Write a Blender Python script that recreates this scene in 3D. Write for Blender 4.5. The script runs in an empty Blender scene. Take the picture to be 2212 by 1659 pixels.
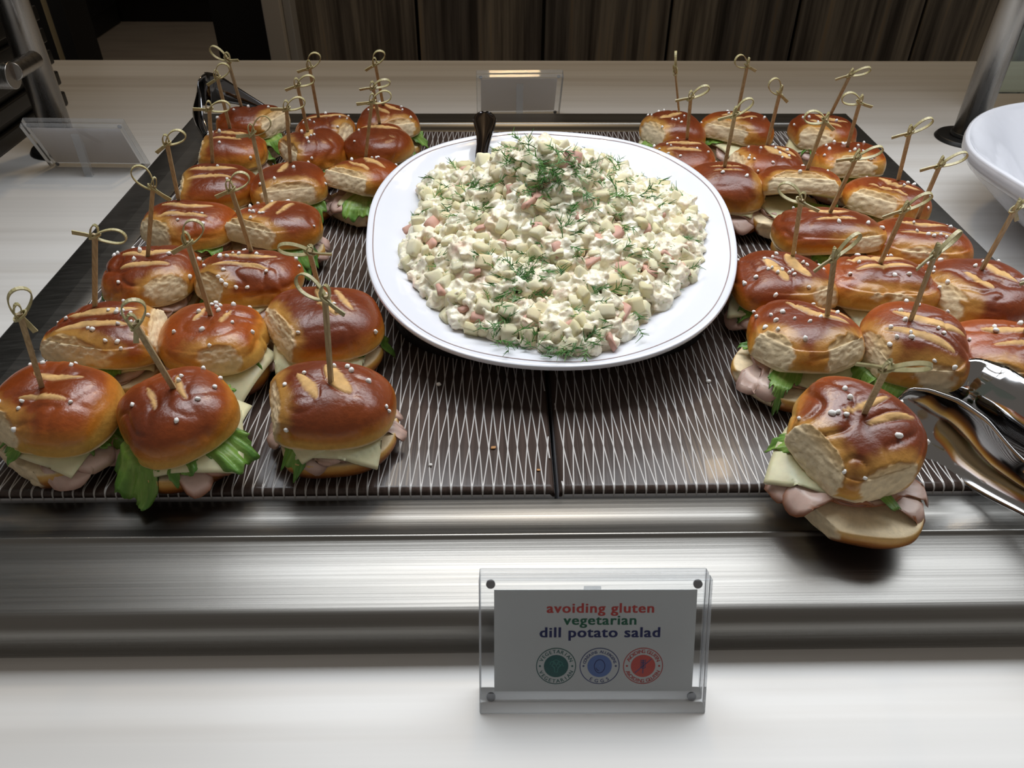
import bpy, math, random
import numpy as np
from mathutils import Vector, Matrix, Euler
rng = np.random.default_rng(7)
random.seed(7)
S = bpy.context.scene
COL = S.collection
# ------------------------------------------------------------------ camera, world, lights, exposure
FPX, PITCH, YAW, ROLL, CZ = 1700.0, math.atan(1325/1700.0), -math.radians(1.2), 0.0074, .305
_f = np.array([math.sin(-YAW)*math.cos(PITCH), math.cos(YAW)*math.cos(PITCH), -math.sin(PITCH)])
_r = np.cross(_f, [0, 0, 1.]); _r /= np.linalg.norm(_r); _u = np.cross(_r, _f)
_c, _s = math.cos(ROLL), math.sin(ROLL)
CR, CU = _c*_r+_s*_u, -_s*_r+_c*_u
cd = bpy.data.cameras.new('camera'); cam = bpy.data.objects.new('camera', cd); COL.objects.link(cam)
M = Matrix(((CR[0], CU[0], -_f[0], 0), (CR[1], CU[1], -_f[1], 0), (CR[2], CU[2], -_f[2], CZ), (0, 0, 0, 1)))
cam.matrix_world = M
cd.sensor_width = 36; cd.lens = FPX/2212*36; cd.clip_start = .01; cd.clip_end = 50
cd.dof.use_dof = True; cd.dof.focus_distance = .52; cd.dof.aperture_fstop = 28
S.camera = cam
S.view_settings.view_transform = 'Standard'; S.view_settings.look = 'None'
S.view_settings.exposure = 0.0; S.view_settings.gamma = 1; S.view_settings.use_curve_mapping = False
w = bpy.data.worlds.new('world'); S.world = w; w.use_nodes = True
w.node_tree.nodes['Background'].inputs[0].default_value = (1.0, .90, .80, 1)
w.node_tree.nodes['Background'].inputs[1].default_value = .17

def area(name, loc, target, sx, sy, power, color):
    l = bpy.data.lights.new(name, 'AREA'); l.shape = 'RECTANGLE'; l.size = sx; l.size_y = sy
    l.energy = power; l.color = color
    o = bpy.data.objects.new(name, l); COL.objects.link(o); o.location = loc
    o.rotation_euler = (Vector(target)-Vector(loc)).to_track_quat('-Z', 'Y').to_euler()
    return o
lb = area('counter_light_bar', (.47, .68, .64), (.47, .38, 0), 1.66, .34, 5.7, (.91, .955, 1.0)); lb.data.spread = math.radians(112)
area('warm_ceiling_lamp', (.09, 1.60, 1.62), (.09, 1.35, 0), .16, .16, 4.2, (1.0, .72, .40))

def at(px, py, z):
    d = CR*(px-1106)/FPX - CU*(py-829.5)/FPX + _f
    t = (z-CZ)/d[2]
    return Vector((d[0]*t, d[1]*t, z))
def ray(px, py):
    d = CR*(px-1106)/FPX - CU*(py-829.5)/FPX + _f
    return d/np.linalg.norm(d)

# ------------------------------------------------------------------ helpers
def vnoise(P, seed=0):
    P = np.asarray(P, float)+seed*17.31
    i = np.floor(P).astype(np.int64); f = P-i; f = f*f*(3-2*f)
    def h(a, b, c):
        n = (a*374761393+b*668265263+c*2147483647+seed*1013904223) & 0xffffffff
        n = ((n ^ (n >> 13))*1274126177) & 0xffffffff
        n = (n ^ (n >> 16)) & 0xffffff
        return n/8388607.5-1
    x, y, z = i[:, 0], i[:, 1], i[:, 2]; fx, fy, fz = f[:, 0], f[:, 1], f[:, 2]
    r = 0
    for dx in (0, 1):
        for dy in (0, 1):
            for dz in (0, 1):
                r = r+h(x+dx, y+dy, z+dz)*(fx if dx else 1-fx)*(fy if dy else 1-fy)*(fz if dz else 1-fz)
    return r
def sstep(a, b, x):
    t = np.clip((x-a)/(b-a), 0, 1); return t*t*(3-2*t)
def mixc(a, b, t):
    return a*(1-t[:, None])+b*t[:, None]

def link(o, parent=None):
    COL.objects.link(o)
    if parent is not None: o.parent = parent
    return o
def mk(name, V, F, mat, parent=None, smooth=True, loc=(0, 0, 0), cols=None, rough=None, mats=None, mi=None):
    me = bpy.data.meshes.new(name)
    me.from_pydata([tuple(v) for v in np.asarray(V, float).tolist()], [], [tuple(f) for f in F])
    if mats:
        for m in mats: me.materials.append(m)
        if mi is not None: me.polygons.foreach_set('material_index', np.asarray(mi, np.int32))
    else: me.materials.append(mat)
    if smooth: me.polygons.foreach_set('use_smooth', np.ones(len(me.polygons), bool))
    if cols is not None:
        a = me.color_attributes.new('Col', 'FLOAT_COLOR', 'POINT')
        c = np.ones((len(V), 4)); c[:, :3] = np.clip(cols, 0, 1)
        if rough is not None: c[:, 3] = rough
        a.data.foreach_set('color', c.ravel())
    me.update()
    o = bpy.data.objects.new(name, me); o.location = loc
    return link(o, parent)
def empty(name, loc, label, cat, group=None, rz=0):
    o = bpy.data.objects.new(name, None); o.empty_display_size = .01
    o.location = loc; o.rotation_euler = (0, 0, rz); COL.objects.link(o)
    return tag(o, label, cat, group)
def tag(o, label=None, cat=None, group=None, kind=None):
    if label: o['label'] = label
    if cat: o['category'] = cat
    if group: o['group'] = group
    if kind: o['kind'] = kind
    return o
class MB:
    def __init__(s): s.V = []; s.F = []; s.m = []
    def add(s, V, F, m=0):
        b = len(s.V); s.V += [tuple(v) for v in V]; s.F += [tuple(i+b for i in f) for f in F]; s.m += [m]*len(F); return s
    def box(s, a, b, m=0, mat=None):
        x0, y0, z0 = a; x1, y1, z1 = b
        V = [(x0, y0, z0), (x1, y0, z0), (x1, y1, z0), (x0, y1, z0), (x0, y0, z1), (x1, y0, z1), (x1, y1, z1), (x0, y1, z1)]
        if mat is not None: V = [tuple(mat @ Vector(v)) for v in V]
        return s.add(V, [(0, 3, 2, 1), (4, 5, 6, 7), (0, 1, 5, 4), (1, 2, 6, 5), (2, 3, 7, 6), (3, 0, 4, 7)], m)
    def cyl(s, p0, p1, r0, r1=None, n=32, m=0):
        p0, p1 = Vector(p0), Vector(p1); r1 = r0 if r1 is None else r1
        q = (p1-p0).to_track_quat('Z', 'Y')
        V = [tuple(p+q @ Vector((r*math.cos(2*math.pi*i/n), r*math.sin(2*math.pi*i/n), 0))) for p, r in ((p0, r0), (p1, r1)) for i in range(n)]
        F = [(i, (i+1) % n, n+(i+1) % n, n+i) for i in range(n)]+[tuple(range(n))[::-1], tuple(range(n, 2*n))]
        return s.add(V, F, m)
    def build(s, name, mat=None, parent=None, smooth=False, loc=(0, 0, 0), bevel=0, mats=None, seg=2):
        o = mk(name, s.V, s.F, mat, parent, smooth, loc, mats=mats, mi=s.m if mats else None)
        if bevel:
            b = o.modifiers.new('b', 'BEVEL'); b.width = bevel; b.segments = seg; b.limit_method = 'ANGLE'
            o.data.polygons.foreach_set('use_smooth', np.ones(len(o.data.polygons), bool))
            wn = o.modifiers.new('w', 'WEIGHTED_NORMAL'); wn.keep_sharp = True
        return o
def ribbon(mb, pts, wdir, width, thick, closed=False, m=0):
    """rectangular section swept along pts; wdir = direction (or list) of the wide side"""
    n = len(pts); V = []
    for i in range(n):
        p = Vector(pts[i])
        a = Vector(pts[(i+1) % n] if (closed or i < n-1) else pts[i]); b = Vector(pts[i-1] if (closed or i > 0) else pts[i])
        t = (a-b).normalized()
        wd = Vector(wdir[i] if isinstance(wdir, list) else wdir); wd = (wd-t*wd.dot(t)).normalized()
        nn = t.cross(wd)
        W = width[i] if isinstance(width, (list, tuple)) else width
        for sx, sy in ((-1, -1), (1, -1), (1, 1), (-1, 1)):
            V.append(tuple(p+wd*(sx*W/2)+nn*(sy*thick/2)))
    F = []
    for i in range(n if closed else n-1):
        j = (i+1) % n
        for k in range(4): F.append((4*i+k, 4*i+(k+1) % 4, 4*j+(k+1) % 4, 4*j+k))
    if not closed: F += [(3, 2, 1, 0), (4*n-4, 4*n-3, 4*n-2, 4*n-1)]
    mb.add(V, F, m)
def gridF(nr, nc, wrap=True, base=0):
    F = []
    for i in range(nr-1):
        for j in range(nc if wrap else nc-1):
            k = (j+1) % nc
            F.append((base+i*nc+j, base+i*nc+k, base+(i+1)*nc+k, base+(i+1)*nc+j))
    return F

# ------------------------------------------------------------------ materials
class NT:
    def __init__(s, name):
        s.m = bpy.data.materials.new(name); s.m.use_nodes = True; s.t = s.m.node_tree
        s.b = s.t.nodes['Principled BSDF']
    def n(s, typ, **k):
        x = s.t.nodes.new(typ)
        for a, v in k.items():
            if a[0] == '_': x.inputs[a[1:].replace('_', ' ')].default_value = v
            else: setattr(x, a, v)
        return x
    def l(s, a, b): s.t.links.new(a, b)
    def set(s, **k):
        for a, v in k.items():
            s.b.inputs[a.replace('_', ' ')].default_value = (*v, 1) if isinstance(v, tuple) and len(v) == 3 else v
        return s
    def noise(s, scale=(1, 1, 1), sc=1.0, detail=3, rough=.5, coord='Object'):
        tc = s.n('ShaderNodeTexCoord'); mp = s.n('ShaderNodeMapping'); mp.inputs['Scale'].default_value = scale
        s.l(tc.outputs[coord], mp.inputs[0])
        nz = s.n('ShaderNodeTexNoise'); nz.inputs['Scale'].default_value = sc; nz.inputs['Detail'].default_value = detail; nz.inputs['Roughness'].default_value = rough
        s.l(mp.outputs[0], nz.inputs[0]); return nz.outputs[0]
    def ramp(s, src, stops):
        r = s.n('ShaderNodeValToRGB'); e = r.color_ramp.elements
        while len(e) < len(stops): e.new(.5)
        for q, (p, c) in zip(e, stops): q.position = p; q.color = (*c, 1) if isinstance(c, tuple) else (c, c, c, 1)
        s.l(src, r.inputs[0]); return r.outputs[0]
    def bump(s, src, strength=.3, dist=.001):
        b = s.n('ShaderNodeBump'); b.inputs['Strength'].default_value = strength; b.inputs['Distance'].default_value = dist
        s.l(src, b.inputs['Height']); s.l(b.outputs[0], s.b.inputs['Normal']); return s
    def mul(s, a, b, f=1.0, mode='MULTIPLY'):
        x = s.n('ShaderNodeMix', data_type='RGBA', blend_type=mode); x.inputs[0].default_value = f
        s.l(a, x.inputs[6])
        if isinstance(b, tuple): x.inputs[7].default_value = (*b, 1)
        else: s.l(b, x.inputs[7])
        return x.outputs[2]
def simple(name, c, rough=.5, metal=0, **k):
    return NT(name).set(Base_Color=c, Roughness=rough, Metallic=metal, **k).m

def attr_mat(name, bump_sc=400, bump=.25, bdist=.0006, coat=0, spec=.5, subs=0, trans=None):
    q = NT(name); a = q.n('ShaderNodeVertexColor', layer_name='Col')
    nz = q.noise(sc=bump_sc, detail=5)
    q.l(q.mul(a.outputs[0], q.ramp(nz, [(.3, .88), (.7, 1.0)])), q.b.inputs['Base Color'])
    q.l(a.outputs[1], q.b.inputs['Roughness'])
    q.set(Coat_Weight=coat, Coat_Roughness=.12, Specular_IOR_Level=spec)
    if subs: q.set(Subsurface_Weight=subs, Subsurface_Scale=.004)
    q.bump(nz, bump, bdist)
    return q.m
m_crust = attr_mat('pretzel_crust', 420, .4, .0007, spec=.5, coat=.06)
m_leaf = attr_mat('lettuce_green', 260, .5, .001, spec=.5)
m_cheese = attr_mat('cheese_white', 180, .1, .0003, subs=.15)
m_meat = attr_mat('turkey_meat', 200, .25, .0006, subs=.1)
q = NT('coarse_salt'); q.set(Base_Color=(.92, .92, .90), Roughness=.7, Emission_Strength=0.0); q.bump(q.noise(sc=900), .4, .0005); m_salt = q.m
q = NT('bamboo'); q.l(q.ramp(q.noise((1, 1, 1), 220, 4), [(.3, (.34, .31, .15)), (.7, (.55, .48, .26))]), q.b.inputs['Base Color']); q.set(Roughness=.42); m_bam = q.m
q = NT('bamboo_stick'); q.l(q.ramp(q.noise((1, 1, .12), 900, 4), [(.3, (.34, .25, .13)), (.7, (.55, .43, .25))]), q.b.inputs['Base Color']); q.set(Roughness=.5); m_stick = q.m
q = NT('brushed_steel')
nz = q.noise((2, 420, 420), 1.0, 4, .6); n2 = q.noise((3, 60, 60), 1.0, 3)
q.l(q.ramp(n2, [(.3, (.19, .184, .172)), (.7, (.25, .243, .228))]), q.b.inputs['Base Color'])
q.l(q.ramp(nz, [(.2, .30), (.8, .42)]), q.b.inputs['Roughness'])
q.set(Metallic=1.0); q.bump(nz, .22, .0006); m_steel = q.m
q = NT('post_steel'); nz = q.noise((300, 300, 14), 1.0, 3); q.l(q.ramp(nz, [(.3, .24), (.7, .34)]), q.b.inputs['Roughness'])
q.set(Base_Color=(.40, .385, .37), Metallic=1.0); q.bump(nz, .05, .0003); m_post = q.m
m_mirror = simple('polished_steel', (.45, .45, .455), .07, 1.0)
m_dark_mirror = simple('dark_polished_steel', (.20, .20, .21), .08, 1.0)
q = NT('counter_laminate')
a = q.noise((.9, 22, 22), 1.0, 4, .6); b = q.noise((.5, 90, 90), 1.0, 3)
c1 = q.ramp(a, [(.30, (.66, .63, .59)), (.50, (.80, .79, .77)), (.72, (.84, .835, .825))]); c2 = q.ramp(b, [(.35, .93), (.62, 1.0)])
q.l(q.mul(c1, c2), q.b.inputs['Base Color']); q.set(Roughness=.32, Specular_IOR_Level=.5); m_counter = q.m
q = NT('white_glaze'); nz = q.noise(sc=26, detail=2)
q.set(Base_Color=(.78, .80, .87), Roughness=.12, Coat_Weight=.3, Coat_Roughness=.04); q.bump(nz, .35, .004); m_plate = q.m
m_line = simple('plate_line', (.36, .28, .28), .35)
def clear(name, tint, ior, extra=0.0):
    q = NT(name); t = q.t; out = t.nodes['Material Output']; t.nodes.remove(q.b)
    tr = q.n('ShaderNodeBsdfTransparent'); tr.inputs[0].default_value = (*tint, 1)
    gl = q.n('ShaderNodeBsdfGlossy'); gl.inputs['Roughness'].default_value = .03
    fr = q.n('ShaderNodeFresnel'); fr.inputs[0].default_value = ior
    mx = q.n('ShaderNodeMixShader'); q.l(fr.outputs[0], mx.inputs[0]); q.l(tr.outputs[0], mx.inputs[1]); q.l(gl.outputs[0], mx.inputs[2])
    last = mx.outputs[0]
    if extra:
        tl = q.n('ShaderNodeBsdfTranslucent'); tl.inputs[0].default_value = (.9, .92, .95, 1)
        df = q.n('ShaderNodeBsdfDiffuse'); df.inputs[0].default_value = (.9, .92, .95, 1)
        m1 = q.n('ShaderNodeMixShader'); m1.inputs[0].default_value = .5; q.l(tl.outputs[0], m1.inputs[1]); q.l(df.outputs[0], m1.inputs[2])
        m2 = q.n('ShaderNodeMixShader'); m2.inputs[0].default_value = extra; q.l(last, m2.inputs[1]); q.l(m1.outputs[0], m2.inputs[2]); last = m2.outputs[0]
    q.l(last, out.inputs[0]); return q.m
m_acr = clear('acrylic', (.975, .98, .985), 1.2); m_acre = clear('acrylic_edge', (.92, .94, .96), 1.3, .24)
m_glass = clear('sheet_glass', (.86, .95, .92), 1.5)
m_gedge = simple('glass_edge_green', (.05, .32, .24), .15, Transmission_Weight=.3)
m_black = simple('black_plastic', (.012, .012, .012), .35)
q = NT('tray_brown'); nz = q.noise((500, 4, 500), 1.0, 4); q.l(q.ramp(nz, [(.3, (.040, .027, .022)), (.7, (.070, .048, .040))]), q.b.inputs['Base Color'])
q.set(Roughness=.24, Specular_IOR_Level=.25, Coat_Weight=.06, Coat_Roughness=.05); q.bump(nz, .25, .0006); m_tray = q.m
m_rib = simple("tray_white_line", (.50, .485, .475), .25, Coat_Weight=.4)
m_trayb = simple('tray_white_body', (.50, .50, .52), .3)

# ------------------------------------------------------------------ the setting: floor, walls, counter
ZC = -.027
q = NT('floor_brown'); nz = q.noise((3, 14, 1), 1.0, 4); q.l(q.ramp(nz, [(.3, (.44, .35, .26)), (.7, (.55, .45, .34))]), q.b.inputs['Base Color']); q.set(Roughness=.5); m_floor = q.m
tag(MB().box((-6, -2, -1.0), (4, 7, -.94)).build('floor', m_floor), kind='structure')
q = NT('wood_panel')
a = q.noise((38, 38, 1.1), 1.0, 6, .65); b = q.noise((9, 9, .5), 1.0, 3)
c1 = q.ramp(a, [(.32, (.035, .028, .023)), (.46, (.14, .12, .10)), (.58, (.30, .265, .22)), (.72, (.42, .29, .16))]); c2 = q.ramp(b, [(.38, (.50, .50, .52)), (.60, (1.0, .98, .93))])
q.l(q.mul(c1, c2), q.b.inputs['Base Color']); q.set(Roughness=.42); q.bump(a, .2, .001); m_wood = q.m
YW = 1.95
wall = tag(MB().box((-.66, YW+.02, -.94), (3.2, YW+.08, 1.9)).build('wall_back', simple('wall_dark', (.01, .009, .008), .8)), kind='structure')
def wx(px, Y):  # x of the picture column px at height y=130 px on the plane Y
    d = ray(px, 128); return d[0]/d[1]*Y
seams = [wx(p, YW) for p in (646, 906, 1172, 1438, 1704, 1965, 2230)]+[3.1]
for i in range(len(seams)-1):
    wide = .0035
    MB().box((seams[i]+wide, YW, -.90), (seams[i+1]-wide, YW+.019, 1.85)).build('wall_panel', m_wood, wall, bevel=.003)
x0, x1 = wx(590, YW-.05), wx(645, YW-.05)
tr = MB().box((x0, YW-.07, -.94), (x1-.018, YW+.10, 1.9)).build('trim_1', simple('cream_trim', (.50, .46, .40), .5), bevel=.003); tag(tr, kind='structure')
tr2 = MB().box((x1-.0175, YW-.05, -.94), (x1, YW+.09, 1.9)).build('trim_2', simple('grey_trim', (.42, .41, .39), .35), bevel=.002); tag(tr2, kind='structure')
m_cab = simple('dark_cabinet_finish', (.010, .008, .007), .55)
def gx(px, py, z=-.94): return at(px, py, z)
A = gx(265, 47); B = gx(195, 95)
MBc = MB().box((A.x-.3, A.y, -.9395), (A.x+4.2, A.y+.6, .9)).build('cabinet_body', m_cab, None, bevel=.01)
bc = empty('base_cabinet', (A.x+2, A.y+.3, -.94), 'long near-black cabinet across the back beyond the dim floor', 'cabinet')
MBc.parent = bc; MBc.matrix_parent_inverse = Matrix.Translation((-(A.x+2), -(A.y+.3), .94))
for k in range(3):
    d = MB().box((A.x+.05+k*1.0, A.y-.018, -.80), (A.x+1.0+k*1.0, A.y-.001, .85)).build('cabinet_door', m_cab, bc, bevel=.004)
    d.matrix_parent_inverse = MBc.matrix_parent_inverse.copy()
sc_ = empty('side_cabinet', (A.x-.3, (A.y+B.y)/2, -.94), 'dark side cabinet left of the dim brown floor patch', 'cabinet')
o = MB().box((A.x-.9, B.y-.6, -.9395), (A.x, A.y-.02, .9)).build('cabinet_body', m_cab, sc_, bevel=.01); o.matrix_parent_inverse = Matrix.Translation((-(A.x-.3), -(A.y+B.y)/2, .94))
o = MB().box((A.x+.001, B.y-.5, -.82), (A.x+.018, A.y-.06, .86)).build('cabinet_door', m_cab, sc_, bevel=.004); o.matrix_parent_inverse = Matrix.Translation((-(A.x-.3), -(A.y+B.y)/2, .94))
YD = 1.7
xa, xb, xc = wx(151, YD), wx(167, YD), wx(199, YD)
tag(MB().box((xb+.0005, YD-.05, -.94), (xc, YD+.05, 1.9)).build('trim_3', simple('black_trim', (.006, .006, .006), .6), bevel=.003), kind='structure')
tag(MB().box((xa, YD-.04, -.94), (xb, YD+.04, 1.9)).build('trim_4', simple('yellow_trim', (.42, .33, .18), .6), bevel=.002), kind='structure')
tag(MB().box((-4, YD+.06, -.94), (xa-.001, YD+.12, 1.9)).build('wall_left', simple('wall_black', (.008, .007, .006), .7)), kind='structure')

# counter (with a cut-out for the drop-in well)
FX0, FX1, FY0, FY1 = -.346, .4045, .218, .905
c = MB()
HX0, HX1, HY0, HY1 = FX0+.012, FX1-.012, FY0+.012, FY1-.012
for a, b in (((-1.5, -.15), (1.6, HY0)), ((-1.5, HY1), (1.6, 1.189)), ((-1.5, HY0), (HX0, HY1)), ((HX1, HY0), (1.6, HY1))):
    c.box((a[0], a[1], ZC-.03), (b[0], b[1], ZC))
ct = empty('serving_counter', (0, .5, -.94), 'pale streaked laminate serving counter under the whole display', 'counter')
o = c.build('countertop', m_counter, ct); o.matrix_parent_inverse = Matrix.Translation((0, -.5, .94))
o = MB().box((-1.48, -.1, -.9395), (1.58, 1.15, ZC-.13)).build('cabinet_body', simple('counter_body', (.25, .23, .21), .6), ct); o.matrix_parent_inverse = Matrix.Translation((0, -.5, .94))
o = MB().box((-1.48, 1.151, -.9), (1.58, 1.17, ZC-.031)).build('back_panel', simple('counter_back', (.12, .10, .09), .6), ct); o.matrix_parent_inverse = Matrix.Translation((0, -.5, .94))

# ------------------------------------------------------------------ drop-in well with steel surround
well = empty('display_well', (.03, .56, ZC), 'brushed stainless steel raised surround and well holding both trays', 'display well')
prof = []  # (outward offset from the outer rim, z): outer -> inner
for k in range(7):
    a = math.pi/2*k/6; prof.append((-.009+.009*math.cos(a)*1.0, -.0125+.009*math.sin(a)))
prof = [(0, -.0262), (0, -.022), (0, -.0165)]+prof+[(-.03, -.0018), (-.0462, -.0006)]
prof += [(-.0472, .0002), (-.0480, .0010), (-.0492, .0010), (-.0500, .0002), (-.0512, -.0006), (-.062, -.0006), (-.0745, -.0008)]
prof += [(-.0756, -.002), (-.0760, -.0085), (-.0760, -.030)]
prof[0] = (.0006, -.0269); prof.insert(1, (0, -.0260))
def well_ring(off, z):
    sx = .65  # narrower flange at the sides
    return [(FX0-off*sx, FY0-off, z), (FX1+off*sx, FY0-off, z), (FX1+off*sx, FY1+off, z), (FX0-off*sx, FY1+off, z)]
V = []; F = []
# side flanges are narrower: scale only offsets in x
for off, z in prof: V += well_ring(off, z)
for i in range(len(prof)-1):
    for k in range(4):
        j = (k+1) % 4; F.append((4*i+k, 4*i+j, 4*i+4+j, 4*i+4+k))
# split per-side so corners stay crisp
VV = []; FF = []
for (a, b, c_, d) in F:
    n = len(VV); VV += [V[a], V[b], V[c_], V[d]]; FF.append((n, n+1, n+2, n+3))
pi_ = Matrix.Translation((-.03, -.56, -ZC))
for side in range(4):
    mb = MB()
    ids = list(range(len(prof)))
    vs = []; fs = []
    for i, (off, z) in enumerate(prof):
        if side in (1, 3) and -.055 < off < -.046: z = -.0006
        r_ = well_ring(off, z); vs += [r_[side], r_[(side+1) % 4]]
    for i in range(len(prof)-1): fs.append((2*i, 2*i+1, 2*i+3, 2*i+2))
    o = mk('flange', vs, fs, m_steel, well, True); o.matrix_parent_inverse = pi_.copy()
ix0, ix1, iy0, iy1 = FX0+.076*.65, FX1-.076*.65, FY0+.076, FY1-.076
mb = MB().box((ix0-.001, iy0-.001, -.031), (ix1+.001, iy1+.001, -.029))
o = mb.build('well_base', simple('well_dark', (.03, .03, .032), .4, .6), well); o.matrix_parent_inverse = pi_.copy()

# ------------------------------------------------------------------ the two lattice trays
def lattice_tray(x0, x1, y0, y1, label, zt=.0045, seed=0):
    t = empty('lattice_tray', ((x0+x1)/2, (y0+y1)/2, -.029), label, 'tray')
    P = Matrix.Translation((-(x0+x1)/2, -(y0+y1)/2, .029))
    o = MB().box((x0, y0, -.028), (x1, y1, zt-.0035)).build('tray_body', m_trayb, t, bevel=.003, seg=3); o.matrix_parent_inverse = P
    # the brown top: rounded front and back lips
    R = .0036; prof = [(0, zt-.0068), (0, zt-.0045)]
    for k in range(6):
        a = math.pi/2*k/5; prof.append((R-R*math.cos(a), zt-.0045+R*math.sin(a)))
    ys = [(y0+.0004+d, z) for d, z in prof]+[(y0+.05, zt-.0009), (y1-.05, zt-.0009)]+[(y1-.0004-d, z) for d, z in prof[::-1]]
    def zprof(y):
        return np.interp(y, [a[0]+1e-7*i for i, a in enumerate(ys)], [a[1] for a in ys])
    V = []; F = []
    e = .0006
    for (y, z) in ys:
        V += [(x0-e+.0006, y, zt-.0068), (x0+.0006, y, min(z, zt-.003)), (x0+.0026, y, z), (x1-.0026, y, z), (x1-.0006, y, min(z, zt-.003)), (x1, y, zt-.0068)]
    F = gridF(len(ys), 6, False)
    F = [f[::-1] for f in F]
    o = mk('tray_top', V, F, m_tray, t); o.matrix_parent_inverse = P
    # raised white lines crossing as long diamonds
    mb = MB(); sp = .00555; s = .083; wl = .00042; hh = .00045
    L = y1-y0
    for sgn in (1, -1):
        n0 = int(-(L*s)/sp)-2; n1 = int((x1-x0+L*s)/sp)+2
        for n in range(n0, n1):
            xs = (x0 if sgn > 0 else x0)+n*sp+.002
            pts = []
            yy = [y0+.0002+d for d, z in prof]+[y0+.006*k for k in range(1, int(L/.006))]+[y1-.0004-d for d, z in prof[::-1]]
            zz = [z for d, z in prof]+[zt-.0009]*(len(yy)-2*len(prof))+[z for d, z in prof[::-1]]
            for y, z in zip(yy, zz):
                x = xs+sgn*s*(y-y0)+ (.00035*math.sin(y*70+n*.7))
                if x0+.0016 < x < x1-.0016: pts.append((x, y, z))
                elif pts: break
            if len(pts) > 1:
                vs = []
                for i, (x, y, z) in enumerate(pts):
                    # outward direction of the lip
                    j = min(i+1, len(pts)-1); k = max(i-1, 0)
                    ty, tz = pts[j][1]-pts[k][1], pts[j][2]-pts[k][2]; q_ = math.hypot(ty, tz) or 1
                    ny, nz_ = -tz/q_, ty/q_
                    vs += [(x-wl, y, z-.0001), (x, y+ny*hh, z+nz_*hh), (x+wl, y, z-.0001)]
                fs = []
                for i in range(len(pts)-1): fs += [(3*i, 3*i+1, 3*i+4, 3*i+3), (3*i+1, 3*i+2, 3*i+5, 3*i+4)]
                mb.add(vs, fs)
    o = mb.build('lattice_lines', m_rib, t, smooth=True); o.matrix_parent_inverse = P; o['kind'] = 'stuff'; o['label'] = 'raised white crossing lines'
    return t
TY0, TY1 = .2952, .824
lattice_tray(-.294, .0298, TY0, TY1, 'left of two brown trays with white crossing lines')
lattice_tray(.0318, .3535, TY0, TY1, 'right of two brown trays with white crossing lines')
ZT = .0038   # top of the trays

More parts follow.
